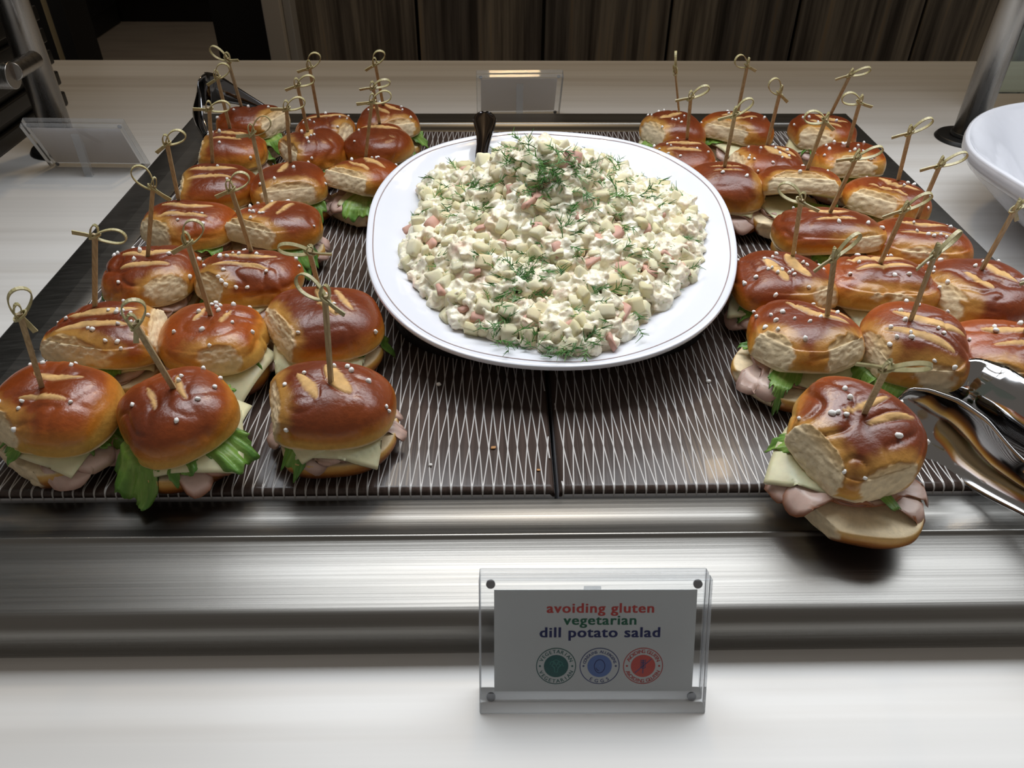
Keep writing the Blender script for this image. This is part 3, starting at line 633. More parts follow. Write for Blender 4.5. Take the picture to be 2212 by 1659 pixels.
SL = [
 dict(cx=543, cy=252, label='rearmost left slider, smooth brown top, beside the dark steel tongs', yaw=10, torn=[(-25, .72, .002)], tone=.75, salt=4, salt_c=(120, .6), let=[(-40, .036, .7)], tk=[(-60, .03, .5)], pb=(522, 232), pk=(492, 130), pyaw=160, beta=30, tail=165, asp=1.12),
 dict(cx=498, cy=308, label='second slider from the back along the left edge, torn on its left side', torn=[(190, .78, 0)], scores=sc2(5, .006, .012), tone=.6, salt=6, salt_c=(150, .6), let=[(10, .037, .6), (40, .035, .5)], ch=[(-50, .036)], tk=[(-35, .038, .5)], pb=(497, 272), pk=(470, 170), beta=55, tail=215),
 dict(cx=704, cy=268, label='half-hidden rear slider with one long pale slash, middle of the left group', R=0.029, torn=[(-20, .85, 0)], scores=[(12, .004, .02, .0022, 0)], tone=.75, salt=8, let=[(-5, .036, .7)], tk=[(20, .03, .5)], pb=(688, 252), pk=(669, 148), beta=60, tail=200),
 dict(cx=672, cy=308, label='slider with one broad pale upright slash, torn at front left, left tray', R=0.031, yaw=20, torn=[(215, .72, .003)], scores=[(95, .001, .013, .0034, .006)], tone=.7, salt=7, let=[(-60, .034, .5)], tk=[(0, .032, .5)], pb=(665, 283), pk=(643, 186), beta=35, tail=205),
 dict(cx=838, cy=252, label='rear slider nearest the spoon on the left tray, golden rim and two diagonal slashes', yaw=0, torn=[(-70, .82, .003)], scores=sc2(-45, .006, .011), tone=.55, salt=5, salt_c=(-10, .6), let=[(-15, .042, .5, .2)], tk=[(0, .03, .5)], pb=(828, 228), pk=(811, 140), beta=65, tail=215),
 dict(cx=820, cy=303, label='dark smooth slider with a wide pale slash, just left of the platter back', yaw=30, torn=[], scores=[(-8, .010, .016, .0036, .0), (-30, -.004, .002, .0005, .02)], tone=.9, salt=2, let=[(0, .041, .5, .1)], ch=[(-20, .039)], tk=[(-30, .038, .5)], pb=(820, 265), pk=(806, 190), beta=35, tail=195, tilt=(6, 180)),
 dict(cx=460, cy=390, label='slider with two long flat slashes and almost no salt, left edge', yaw=0, torn=[(195, .76, .001)], scores=sc2(4, .006, .017, .0024), tone=.6, salt=2, let=[(5, .038, .6)], ch=[(-40, .038)], tk=[(-30, .036, .5)], pb=(460, 345), pk=(452, 238), beta=30, tail=190, asp=1.08),
 dict(cx=622, cy=385, label='round golden-bottomed slider with one short upright slash, middle of the left tray', yaw=15, torn=[(-75, .74, .002)], scores=[(85, .004, .010, .0026, .006)], tone=.45, salt=7, let=[(-35, .043, .5, .1), (-60, .038, .4)], tk=[(0, .036, .5)], pb=(627, 349), pk=(619, 237), beta=40, tail=188),
 dict(cx=785, cy=375, label='slider touching the platter with two slanting slashes and frilly lettuce in front', yaw=40, torn=[(235, .66, .004)], scores=sc2(-50, .006, .014, .0026, .004), tone=.55, salt=8, salt_c=(150, .5), let=[(-95, .044, .5, .1, .45)], ch=[(-60, .041)], tk=[(215, .038, .5)], pb=(790, 330), pk=(803, 222), beta=40, tail=200, tilt=(8, 70)),
 dict(cx=405, cy=470, label='slider with two flat slashes on the left edge, pick leaning left', torn=[(235, .74, .001)], scores=sc2(3, .006, .017, .0024), tone=.6, salt=4, let=[(-50, .037, .6)], tk=[(-10, .03, .5)], pb=(387, 435), pk=(361, 312), beta=45, tail=225, asp=1.12),
 dict(cx=590, cy=470, label='big left-tray slider torn wide open in front, turkey poking out at its right', yaw=10, R=.034, torn=[(245, .62, .003)], scores=sc2(70, .007, .011, .0026, .006), tone=.65, salt=11, salt_c=(215, .45), let=[(-60, .045, .5), (-40, .040, .4)], tk=[(-8, .044, .32)], pb=(577, 438), pk=(546, 292), beta=38, tail=180, asp=1.08),
 dict(cx=322, cy=578, label='orange-brown slider with two curved slashes, left edge, pale lettuce to its right', R=.0312, torn=[(-55, .84, .001)], scores=sc2(8, .0065, .015, .0028), tone=.5, salt=10, salt_c=(170, .2), let=[(185, .037, .4), (18, .046, .4, .9)], tk=[(-60, .033, .5)], pb=(318, 552), pk=(330, 408), pyaw=200, beta=50, tail=210, asp=1.0),
 dict(cx=532, cy=580, label='glossy slider with a thick scatter of salt and two long slashes, left tray middle', R=.0325, torn=[(235, .80, .001)], scores=sc2(-4, .0055, .018, .0022), tone=.7, salt=21, salt_c=(150, .5), let=[(20, .034, .4), (215, .034, .5)], ch=[(-80, .036)], tk=[(-70, .037, .6)], pb=(543, 543), pk=(500, 412), beta=48, tail=205, asp=1.1),
 dict(cx=230, cy=705, label='slider with two broad straight slashes and many salt grains, left edge, torn in front', R=.034, yaw=0, torn=[(255, .70, .004), (10, .84, 0)], scores=sc2(6, .0068, .019, .0032, -.004), tone=.75, salt=18, salt_c=(30, .3), let=[(5, .039, .35), (-85, .037, .45), (-130, .036, .3)], ch=[(-30, .036)], tk=[(-75, .035, .8)], pb=(204, 660), pk=(205, 512), beta=20, tail=185, asp=1.05),
 dict(cx=458, cy=708, label='golden slider with two tiny slashes, cheese corner drooping in front', R=.0325, torn=[(-80, .86, .001)], scores=sc2(82, .008, .007, .0018, .004), tone=.12, salt=15, salt_c=(90, .5), let=[(-30, .033, .4)], ch=[(-58, .049)], tk=[(210, .041, .45), (-100, .036, .5)], pb=(455, 680), pk=(407, 528), beta=62, tail=210),
 dict(cx=692, cy=678, label='largest dark brown slider, one wide pale slash, left of the platter front', R=.0365, yaw=10, torn=[(215, .72, .001)], scores=[(-62, .004, .017, .0036, -.001), (-58, .014, .012, .0018, .004)], tone=1.0, salt=5, salt_c=(150, .7), let=[(5, .041, .28), (-35, .036, .3)], ch=[(-48, .043), (-125, .042)], tk=[(220, .041, .4), (-85, .038, .5), (10, .041, .3)], pb=(688, 615), pk=(669, 545), pyaw=180, beta=15, tail=182, asp=1.04, H=.024),
 dict(cx=112, cy=862, label='front left corner slider, orange-brown with lettuce and cheese at its right, cut by the frame', R=0.0335, yaw=-10, torn=[(235, .74, .001)], scores=sc2(-4, .008, .012, .0020, .004), tone=.35, salt=9, salt_c=(220, .5), let=[(-20, .041, .55, 0, .5), (235, .036, .3)], ch=[(-62, .042), (25, .04)], tk=[(-55, .044, .5), (-10, .044, .5)], pb=(90, 835), pk=(44, 684), pyaw=30, beta=80, tail=290, asp=1.08, H=.025, tilt=(4, 250)),
 dict(cx=378, cy=878, label='front slider with ruffled lettuce spilling left and right and two thin slashes', R=0.0315, yaw=35, torn=[], scores=sc2(-60, .007, .010, .0013, .002), tone=.55, salt=8, salt_c=(60, .4), let=[(235, .047, .55, 0, .8), (-25+0, .045, .45, 0, .2), (-75, .040, .45, 0, .6), (65, .038, .2, .3, .1)], ch=[(42, .041), (-38, .046)], tk=[(-55, .043, .35)], pb=(375, 838), pk=(294, 704), pyaw=15, beta=75, tail=250, H=.026, tilt=(5, 200), brown=.9),
 dict(cx=705, cy=852, label='front slider nearest the tray seam, dark top with two wide slashes, torn on its left', R=0.0338, yaw=0, torn=[(195, .80, .001)], scores=[(-56, .006, .013, .0042, .002), (-56, -.008, .011, .0028, -.002)], tone=.8, salt=10, salt_c=(60, .5), let=[(240, .041, .35, 0, .6)], ch=[(-52, .044), (250, .036)], tk=[(185, .041, .35), (5, .043, .22), (-95, .037, .5)], pb=(715, 825), pk=(702, 646), pyaw=155, beta=25, tail=205, asp=1.1, H=.025, boff=(.003, -.001)),
 # right tray
 dict(cx=1455, cy=268, label='rear slider of the right tray nearest the spoon side, one pale oval slash', torn=[(205, .72, .001)], scores=[(25, .005, .011, .0030, 0)], tone=.7, salt=12, salt_c=(-100, .5), let=[(215, .038, .4, .2)], ch=[(200, .040)], tk=[(-30, .03, .5)], pb=(1467, 242), pk=(1459, 155), pyaw=70, beta=60, tail=290),
 dict(cx=1596, cy=265, label='middle rear slider of the right tray, torn open at front left', torn=[(235, .62, .004)], scores=sc2(18, .006, .014, .0022), tone=.65, salt=8, salt_c=(20, .5), let=[(200, .035, .4)], ch=[(245, .038)], tk=[(250, .038, .5)], pb=(1592, 248), pk=(1614, 143), pyaw=200, beta=40, tail=215, asp=1.1),
 dict(cx=1782, cy=273, label='rear corner slider of the right tray, at the back end of the right edge', torn=[(235, .82, .001)], scores=sc2(-35, .007, .014, .0028, .002), tone=.75, salt=7, let=[(235, .038, .4)], ch=[(200, .041)], tk=[(215, .038, .4)], pb=(1797, 243), pk=(1836, 163), pyaw=0, beta=25, tail=205),
 dict(cx=1475, cy=332, label='slider with two stacked flat slashes directly behind the plain dark one by the platter', torn=[(200, .78, .001)], scores=sc2(-8, .006, .014, .0026), tone=.7, salt=9, salt_c=(200, .6), let=[], tk=[(0, .03, .5)], ch=[(10, .033)], pb=(1484, 300), pk=(1492, 212), beta=40, tail=188),
 dict(cx=1657, cy=342, label='slider with two wide curved slashes and a line of salt at its left, right tray', R=.0335, torn=[(185, .80, .001)], scores=[(-65, .006, .015, .0042, .003), (-65, .016, .011, .0026, .003)], tone=.55, salt=16, salt_c=(215, .5), let=[], ch=[(0, .032)], tk=[(200, .036, .5)], pb=(1657, 306), pk=(1684, 203), pyaw=190, beta=55, tail=225),
 dict(cx=1833, cy=338, label='golden slider above a wide dark green lettuce leaf, second on the right edge', torn=[(-90, .76, .003)], scores=[(0, .014, .006, .0015, 0)], tone=.3, salt=16, let=[(-100, .040, .75, 0, .15), (-60, .037, .4, 0, .3)], ch=[(-70, .036)], tk=[(-40, .033, .5)], pb=(1830, 318), pk=(1857, 222), pyaw=180, beta=35, tail=210, tilt=(6, 90)),
 dict(cx=1565, cy=395, label='plain dark reddish slider with two hair-thin slashes touching the platter, turkey below', R=.034, torn=[(-15, .92, 0)], scores=sc2(-2, .0035, .011, .0008, 0), tone=.95, salt=3, let=[], ch=[(-60, .036)], tk=[(-60, .042, .5)], pb=(1565, 360), pk=(1587, 250), pyaw=0, beta=55, tail=195, H=.026, zb=.002),
 dict(cx=1725, cy=405, label='slider torn into an arch over lettuce and cheese, its lower bun showing at front left', R=.0335, torn=[(260, .56, .006)], scores=[], tone=.45, salt=2, let=[(-75, .038, .7, .15, .3)], ch=[(235, .043)], tk=[(-95, .036, .5)], pb=(1742, 372), pk=(1782, 262), pyaw=180, beta=25, tail=225, tilt=(14, 85), boff=(-.008, -.010), zb=.004),
 dict(cx=1915, cy=420, label='slider torn at front left with slanting slashes, third on the right edge', R=.0335, torn=[(225, .68, .003)], scores=sc2(-48, .007, .015, .0026, .003), tone=.5, salt=8, salt_c=(0, .5), let=[(205, .041, .4)], ch=[(235, .037)], tk=[(-60, .033, .5)], pb=(1940, 390), pk=(1965, 288), pyaw=0, beta=38, tail=188, tilt=(5, 60)),
 dict(cx=1790, cy=493, label='broad reddish-brown slider with two flat slashes in the middle of the right group', R=.0365, yaw=0, torn=[(-75, .80, .006)], scores=sc2(4, .0055, .014, .0022), tone=.85, salt=4, let=[(-110, .035, .4)], ch=[], tk=[(30, .034, .5)], pb=(1793, 458), pk=(1848, 343), pyaw=0, beta=30, tail=190, asp=1.12, zb=.004),
 dict(cx=1990, cy=512, label='golden salted slider with two flat slashes, fourth on the right edge', R=.0335, torn=[(-100, .76, .003)], scores=sc2(-10, .006, .016, .0018), tone=.3, salt=12, let=[(-80, .036, .35)], ch=[], tk=[(-110, .034, .5)], pb=(1981, 470), pk=(2030, 358), pyaw=0, beta=28, tail=195, asp=1.12),
 dict(cx=1692, cy=592, label='dark slider with two wide upright salted slashes beside the right platter rim', R=.0335, torn=[(-65, .88, .002)], scores=sc2(-72, .0075, .013, .0040, .002), tone=.9, salt=22, salt_c=(30, .4), let=[(225, .041, .4)], ch=[(205, .042)], tk=[(215, .044, .5)], pb=(1712, 556), pk=(1730, 436), pyaw=150, beta=40, tail=200, asp=1.04),
 dict(cx=1903, cy=595, label='wide striped slider with three crosswise bands, between dark slider and right edge', R=.0345, torn=[(-95, .74, .003)], scores=[(2, .010, .018, .0036, 0), (2, .0, .017, .0022, 0)], tone=.55, salt=14, salt_c=(195, .6), let=[(200, .037, .3), (-60, .038, .35)], ch=[(245, .043)], tk=[(-80, .041, .5)], pb=(1902, 567), pk=(1953, 455), pyaw=0, beta=48, tail=205, asp=1.15),
 dict(cx=2118, cy=615, label='dark slider with two upright slashes against the right frame edge', R=.036, torn=[(200, .80, .001)], scores=sc2(-68, .009, .011, .0036, .004), tone=.9, salt=13, salt_c=(20, .6), let=[(200, .042, .3)], ch=[(228, .044)], tk=[(230, .038, .4)], pb=(2120, 583), pk=(2193, 452), pyaw=10, beta=40, tail=300, H=.025),
 dict(cx=1740, cy=718, label='tall slider by the platter front with cheese and lettuce showing, lower bun jutting left', R=0.034, yaw=-15, torn=[(215, .80, .002), (-62, .84, .004)], scores=[(-42, .006, .017, .0024, .002), (-52, .018, .011, .0012, .004)], tone=.6, salt=13, salt_c=(190, .6), let=[(238, .044, .30, .1, .75), (165, .038, .3)], ch=[(-70, .044)], tk=[(215, .044, .35), (-62, .043, .3)], pb=(1786, 685), pk=(1802, 557), pyaw=20, beta=35, tail=200, boff=(-.006, -.005), tilt=(5, 120), H=.025),
 dict(cx=1972, cy=742, label='tilted slider with two straight slashes and big green lettuce on its left', R=.0322, yaw=-25, torn=[(190, .78, .001), (-100, .88, .003)], scores=sc2(-35, .0065, .018, .0030, .003), tone=.7, salt=15, salt_c=(210, .6), let=[(185, .050, .5, 0, .5), (225, .048, .45, 0, .8)], ch=[(-60, .036)], tk=[(-100, .034, .5)], pb=(1968, 690), pk=(2020, 550), pyaw=30, beta=22, tail=200, tilt=(14, 235), zb=.002, H=.025),
 dict(cx=2168, cy=748, label='golden slider at the right frame edge, right behind the shiny tongs', R=0.0325, yaw=10, torn=[(-110, .86, .002)], scores=sc2(0, .006, .014, .0024, .003), tone=.2, salt=10, let=[(-80, .039, .6), (250, .037, .3)], ch=[(190, .041)], tk=[(200, .036, .4)], pb=(2215, 720), pk=(2260, 600), asp=1.1),
 dict(cx=1838, cy=950, label='lone front slider leaning over the steel edge left of the tongs', R=0.0345, yaw=-30, torn=[(205, .70, .001), (-75, .80, .002)], scores=[(18, .008, .012, .0018, .008), (12, -.001, .012, .0020, .014)], tone=.75, salt=11, salt_c=(200, .3), let=[(-70, .037, .15, 0, .6), (160, .036, .3, .2)], ch=[(188, .045)], tk=[(195, .046, .4), (-40, .044, .25)], pb=(1867, 893), pk=(1915, 797), pyaw=-15, beta=25, tail=175, tilt=(16, 262), btilt=(4, 262), boff=(.002, -.012), H=.026, brown=1.0, zb=.004),
]
for i, d in enumerate(SL): slider(i+1, **d)
#PART2
# ------------------------------------------------------------------ platter on its black riser, tilted to the front
PC = at(1187, 488, .049); TILT = math.radians(7.2)
PM = Matrix.Translation((PC.x, PC.y, .028)) @ Matrix.Rotation(TILT, 4, 'X')
PMi = PM.inverted()
def plate_R(ph, a=.1305, b=.1425):
    s = superR(ph, 0, 2.25, 1.0)
    return s*np.sqrt((a*np.cos(ph))**2+(b*np.sin(ph))**2)*(1+.016*np.cos(3*(ph-math.radians(28)))+.006*np.sin(5*ph+1))
def make_platter(name, label, M_, parts_z=1.0, nf=160, scale=1.0, line=True):
    e = empty(name, (0, 0, 0), label, 'platter'); e.matrix_world = M_
    ph = np.linspace(0, 2*math.pi, nf, endpoint=False); R0 = plate_R(ph)*scale
    prof = [(.0, .0062), (.25, .0062), (.45, .0064), (.60, .0070), (.68, .0088), (.76, .0125), (.85, .0172), (.92, .0205), (.965, .0222), (.985, .0229), (.996, .0225), (1.0, .0212), (.997, .0196), (.985, .0184), (.96, .0172), (.9, .0142), (.8, .0090), (.7, .0042), (.60, .0008), (.57, 0), (.54, .0), (.53, .0014), (.3, .0016), (0, .0016)]
    pr = []
    for i in range(len(prof)-1):
        for k in range(3): pr.append((prof[i][0]+(prof[i+1][0]-prof[i][0])*k/3, prof[i][1]+(prof[i+1][1]-prof[i][1])*k/3))
    pr.append(prof[-1])
    V = []
    for f, z in pr:
        f = max(f, .0005)
        wob = .0009*np.sin(4*ph+6*f)*sstep(.5, .9, np.full(nf, f))+.0006*np.sin(9*ph+12*f)*sstep(.5, .9, np.full(nf, f))*(1 if f < .97 else .3)
        V.append(np.c_[R0*f*np.cos(ph), R0*f*np.sin(ph), (z+wob)*parts_z*np.ones(nf)])
    o = mk('dish', np.vstack(V), [f[::-1] for f in gridF(len(pr), nf)], m_plate, e)
    if line:
        mb = MB(); pts = [(R0[j]*.962*math.cos(ph[j]), R0[j]*.962*math.sin(ph[j]), np.interp(.962, [.92, .965], [.0205, .0222])*parts_z+(.0009*math.sin(4*ph[j]+5.77)+.0006*math.sin(9*ph[j]+11.5))+.00005) for j in range(nf)]
        ribbon(mb, pts, [Vector((math.cos(p), math.sin(p), .3)) for p in ph], .0007, .0004, True)
        mb.build('rim_line', m_line, e, smooth=True)
    return e
make_platter('oval_platter', 'large white oval platter heaped with potato salad', PM)
# riser
q = NT('black_foam'); q.set(Base_Color=(.008, .009, .012), Roughness=.75); q.bump(q.noise(sc=260, detail=4), 1.0, .003); m_foam = q.m
riser = empty('display_riser', (PC.x, PC.y, ZT+.001), 'black pebbled wedge riser under the white platter', 'riser')
ph = np.linspace(0, 2*math.pi, 72, endpoint=False); R1 = superR(ph, 0, 3.5)
V = [];
for f, zz in ((1.0, 0), (1.0, .9), (.98, 1.0), (.3, 1.0)):
    x = R1*.112*f*np.cos(ph); y = R1*.104*f*np.sin(ph)
    top = (.028-ZT-.0022)+y*math.tan(TILT)-.0012
    V.append(np.c_[x, y, top*zz])
    if zz == 0: V[-1][:, 2] = 0
F = gridF(4, 72)+[tuple(range(72))[::-1], tuple(range(3*72, 4*72))]
Vr = np.vstack(V); Vr[:, :] += (.0010*vnoise(Vr*300, 3)*(Vr[:, 2] > .001))[:, None]*np.array([1, 1, .3])
mk('wedge_block', Vr, F, m_foam, riser)

# ------------------------------------------------------------------ potato salad
HA, HB = .105, .123
def heap_edge(ph):
    return 1+.04*np.sin(3*ph+.6)+.035*np.sin(5*ph+2.2)+.025*np.sin(8*ph)-.20*np.clip(np.sin(ph), 0, 1)**2
def plate_surf(x, y):
    return np.interp(np.hypot(x/.1325, y/.1445), [0, .45, .60, .68, .76, .85, .92, .965, .985], [.0062, .0064, .0070, .0088, .0125, .0172, .0205, .0222, .0229])
def heap_h(x, y):
    x = np.asarray(x, float); y = np.asarray(y, float)
    ph = np.arctan2(y/HB, x/HA); ed = heap_edge(ph)
    Bx, By = -.002/HA, .022/HB; Dx, Dy = x/HA/ed-Bx, y/HB/ed-By; DB = Dx*Bx+Dy*By; B2 = Bx*Bx+By*By
    rho = (DB+np.sqrt(DB*DB+(1-B2)*(Dx*Dx+Dy*Dy)))/(1-B2)
    k = np.clip(1-rho, 0, 1)
    pk = np.exp(-((x+.001)**2/.034**2+(y-.034)**2/.042**2))
    h = plate_surf(x, y)+.0095*sstep(0, .10, k)+.036*k**.9+.023*pk
    P = np.c_[x.ravel(), y.ravel(), np.zeros(x.size)]
    n = (vnoise(P*32, 41)*.0066+vnoise(P*62, 42)*.0042).reshape(x.shape)
    return h+n*sstep(0, .25, k), rho
def hit_heap(px, py):
    d = Vector(ray(px, py)); o = Vector((0, 0, CZ)); t = .30
    Mr = PMi.to_3x3(); lo = PMi @ o; ld = Mr @ d
    ts = np.linspace(.3, .85, 900); X = lo.x+ld.x*ts; Y = lo.y+ld.y*ts; Z = lo.z+ld.z*ts
    h, rho = heap_h(X, Y); m = np.where((Z < h) & (rho < 1.03))[0]
    if len(m) == 0: return None
    i = m[0]; return (X[i], Y[i], h[i])
salad = empty('potato_salad', (0, 0, 0), 'heaped creamy potato salad with red skins and chopped dill', 'salad'); salad.matrix_world = PM
def chunk_shape(seed, n=3, lump=.10, flat=1.0):
    """rounded irregular cube, unit half-size"""
    V = []; F = []; idx = {}
    for ax in range(3):
        for sg in (-1, 1):
            g = np.linspace(-1, 1, n+1)
            ids = np.zeros((n+1, n+1), int)
            for i, a in enumerate(g):
                for j, b in enumerate(g):
                    p = [0, 0, 0]; p[ax] = sg; p[(ax+1) % 3] = a; p[(ax+2) % 3] = b
                    key = tuple(np.round(p, 4))
                    if key not in idx: idx[key] = len(V); V.append(p)
                    ids[i, j] = idx[key]
            for i in range(n):
                for j in range(n):
                    f = (ids[i, j], ids[i+1, j], ids[i+1, j+1], ids[i, j+1]); F.append(f if sg > 0 else f[::-1])
    V = np.array(V, float); r = np.linalg.norm(V, axis=1)[:, None]
    V = V*.66+V/r*.40
    rs = np.random.default_rng(seed); V *= np.array([.85+.3*rs.random(), .75+.35*rs.random(), .62+.4*rs.random()*flat])
    sh = (rs.random((3, 3))-.5)*.35; V = V @ (np.eye(3)+sh)
    V += vnoise(V*1.5, seed)[:, None]*V*lump*1.6
    return V, F
q = NT('potato_pale')
a = q.noise(sc=130, detail=4); b = q.noise(sc=30, detail=3)
c1 = q.ramp(a, [(.35, (.88, .80, .50)), (.65, (.95, .91, .70))]); oi = q.n('ShaderNodeObjectInfo')
c2 = q.ramp(oi.outputs['Random'], [(.0, (.93, .90, .74)), (.4, (1.0, 1.0, 1.0)), (.75, (1.0, 1.0, .97)), (1.0, (1.0, .92, .84))])
q.l(q.mul(c1, c2), q.b.inputs['Base Color']); q.set(Roughness=.34, Subsurface_Weight=.12, Subsurface_Scale=.004); q.bump(a, .45, .0016); m_pot = q.m
q = NT('salad_dressing')
a = q.noise(sc=300, detail=5); b = q.noise(sc=60, detail=4)
c1 = q.ramp(b, [(.28, (.78, .55, .44)), (.40, (.86, .76, .58)), (.52, (.90, .84, .66)), (.75, (.93, .90, .76))])
c2 = q.ramp(a, [(.26, (.62, .70, .42)), (.36, (1, 1, 1))])
q.l(q.mul(c1, c2), q.b.inputs['Base Color']); q.set(Roughness=.28, Subsurface_Weight=.1, Subsurface_Scale=.004); q.bump(a, .5, .0014); m_dress = q.m
q = NT('red_potato_skin'); a = q.noise(sc=160, detail=4)
q.l(q.ramp(a, [(.32, (.55, .20, .155)), (.5, (.68, .36, .28)), (.66, (.80, .62, .48))]), q.b.inputs['Base Color']); q.set(Roughness=.4); q.bump(a, .3, .001); m_skin = q.m
# creamy body: many lumps fused together by a voxel remesh
mb_V = []; mb_F = []; off = 0
def addmesh(V, F):
    global off
    mb_V.append(V); mb_F.extend([tuple(i+off for i in f) for f in F]); off += len(V)
rr_, pp_ = np.meshgrid(np.linspace(0.01, 1, 60), np.linspace(0, 2*math.pi, 140, endpoint=False), indexing='ij')
gx_ = rr_*HA*heap_edge(pp_)*np.cos(pp_); gy_ = rr_*HB*heap_edge(pp_)*np.sin(pp_)
hh, rho = heap_h(gx_, gy_); rimz = plate_surf(gx_, gy_)-.0006
top = np.maximum(hh-.0055, rimz+.0004); bot = np.minimum(rimz, top-.0012)
G = np.vstack([np.c_[gx_.ravel(), gy_.ravel(), top.ravel()], np.c_[gx_.ravel(), gy_.ravel(), bot.ravel()], [[0, 0, top[0].mean()], [0, 0, bot[0].mean()]]]); N = 60*140
Ft = gridF(60, 140); box = Ft+[tuple(i+N for i in f[::-1]) for f in Ft]
box += [(59*140+j, 59*140+j+N, 59*140+(j+1) % 140+N, 59*140+(j+1) % 140) for j in range(140)]
box += [(j, (j+1) % 140, 2*N)[::-1] for j in range(140)]+[(N+j, N+(j+1) % 140, 2*N+1) for j in range(140)]
addmesh(G, box)
rs = np.random.default_rng(3)
shapes = [chunk_shape(k) for k in range(14)]
def rand_on_heap():
    while True:
        x = (rs.random()*2.2-1.1)*HA; y = (rs.random()*2.2-1.1)*HB
        h, r = heap_h(np.array([x]), np.array([y]))
        if r[0] < 1.0: return x, y, h[0], r[0]
n_l = 0
while n_l < 2900:
    x, y, h, r = rand_on_heap(); n_l += 1
    V, F = shapes[rs.integers(14)]; s_ = .0016+.0040*rs.random()**2.2
    m = np.array(Euler(tuple(rs.random(3)*6.28)).to_matrix())
    addmesh(V @ m.T*s_+np.array([x, y, max(h-.0022+.0052*rs.random()**1.6, plate_surf(x, y)+s_*.7)]), F)
me = bpy.data.meshes.new('tmp'); me.from_pydata(np.vstack(mb_V).tolist(), [], mb_F); me.update()
tmp = bpy.data.objects.new('tmp', me); COL.objects.link(tmp)
rm = tmp.modifiers.new('r', 'REMESH'); rm.mode = 'VOXEL'; rm.voxel_size = .00105; rm.adaptivity = 0
sm = tmp.modifiers.new('s', 'SMOOTH'); sm.factor = .5; sm.iterations = 3
bpy.context.view_layer.update()
dg = bpy.context.evaluated_depsgraph_get(); ev = tmp.evaluated_get(dg)
me2 = bpy.data.meshes.new_from_object(ev); bpy.data.objects.remove(tmp)
co = np.empty(len(me2.vertices)*3); me2.vertices.foreach_get('co', co); co = co.reshape(-1, 3)
no = np.empty(len(me2.vertices)*3); me2.vertices.foreach_get('normal', no); no = no.reshape(-1, 3)
co = co+no*(.0011*vnoise(co*300, 51)+.0005*vnoise(co*700, 52))[:, None]
me2.vertices.foreach_set('co', co.ravel()); me2.materials.clear(); me2.materials.append(m_dress)
me2.polygons.foreach_set('use_smooth', np.ones(len(me2.polygons), bool)); me2.update(); me2.name = 'dressing'
dr = bpy.data.objects.new('dressed_salad_bits', me2); link(dr, salad); dr['kind'] = 'stuff'
# potato cubes that can be picked out one by one
pm = []
for k in range(12):
    V, F = chunk_shape(60+k, 4, .07); me = bpy.data.meshes.new('potato_cube'); me.from_pydata(V.tolist(), [], F); me.materials.append(m_pot)
    me.polygons.foreach_set('use_smooth', np.ones(len(F), bool)); pm.append(me)
put = []
tries = 0
while len(put) < 290 and tries < 9000:
    tries += 1
    x, y, h, r = rand_on_heap()
    s_ = .0034+.0024*rs.random()
    p = np.array([x, y, h+.0002+.0022*rs.random()])
    if any(np.linalg.norm(p-q_) < .0082 for q_ in put): continue
    put.append(p)
    o = bpy.data.objects.new('potato_cube', pm[rs.integers(12)]); o.location = p; o.scale = (s_,)*3; o.rotation_euler = tuple(rs.random(3)*6.28); link(o, salad)
# red-skinned pieces: those that stand out, at the spots the heap shows them
sk = []
for k in range(5):
    V, F = chunk_shape(90+k, 3, .08, .5); V[:, 2] *= .45; me = bpy.data.meshes.new('red_skin_piece'); me.from_pydata(V.tolist(), [], F); me.materials.append(m_skin)
    me.polygons.foreach_set('use_smooth', np.ones(len(F), bool)); sk.append(me)
spots = [(1232, 358, 1.25), (1003, 375, .9), (1043, 500, 1.15), (1062, 470, .8), (940, 495, 1), (930, 535, .8), (1105, 420, .7), (1290, 395, .7), (1420, 470, .7), (1165, 505, .9), (1320, 510, 1.2), (1300, 525, 1), (1395, 500, .8), (1025, 590, .8), (1275, 570, .9), (1345, 590, 1), (1400, 590, .8), (1145, 690, 1.0), (1345, 680, .8), (1035, 690, .7), (1230, 700, .7), (960, 635, .8), (1470, 540, .8), (1140, 445, 1), (1160, 430, .7), (1205, 545, .8), (1440, 555, .7), (1005, 670, .7), (1320, 740, .9), (885, 500, .7), (1180, 395, .6), (1265, 310, .7), (1380, 440, .8), (1250, 480, .7), (1090, 530, .7), (1480, 585, .7), (1120, 620, .6), (1190, 660, .6)]
for k, (px, py, s_) in enumerate(spots):
    p = hit_heap(px, py)
    if p is None: continue
    o = bpy.data.objects.new('red_skin_piece', sk[k % 5]); q_ = .0058*s_; o.scale = (q_, q_, q_); o.location = (p[0], p[1]-.001, p[2]+.0026)
    o.rotation_euler = (-.5+.9*rs.random()+.6, .8*(rs.random()-.5), rs.random()*6.28); link(o, salad)
# dill
q = NT('dill_green'); oi = q.n('ShaderNodeObjectInfo'); q.l(q.ramp(oi.outputs['Random'], [(0, (.035, .13, .02)), (.6, (.06, .19, .03)), (1, (.12, .27, .05))]), q.b.inputs['Base Color']); q.set(Roughness=.5); m_dill = q.m
def needle(mb, p0, p1, bend, r=.00030):
    p0, p1, bend = Vector(p0), Vector(p1), Vector(bend); n = 4; d = (p1-p0).normalized(); a = d.orthogonal().normalized(); b = d.cross(a)
    V = []
    for i in range(n):
        t = i/(n-1); c_ = p0.lerp(p1, t)+bend*(4*t*(1-t)); rr = r*(1-.6*t)
        for k in range(3): V.append(tuple(c_+a*(rr*math.cos(2.09*k))+b*(rr*math.sin(2.09*k))))
    F = [(3*i+k, 3*i+(k+1) % 3, 3*i+3+(k+1) % 3, 3*i+3+k) for i in range(n-1) for k in range(3)]
    mb.add(V, F)
dm = []
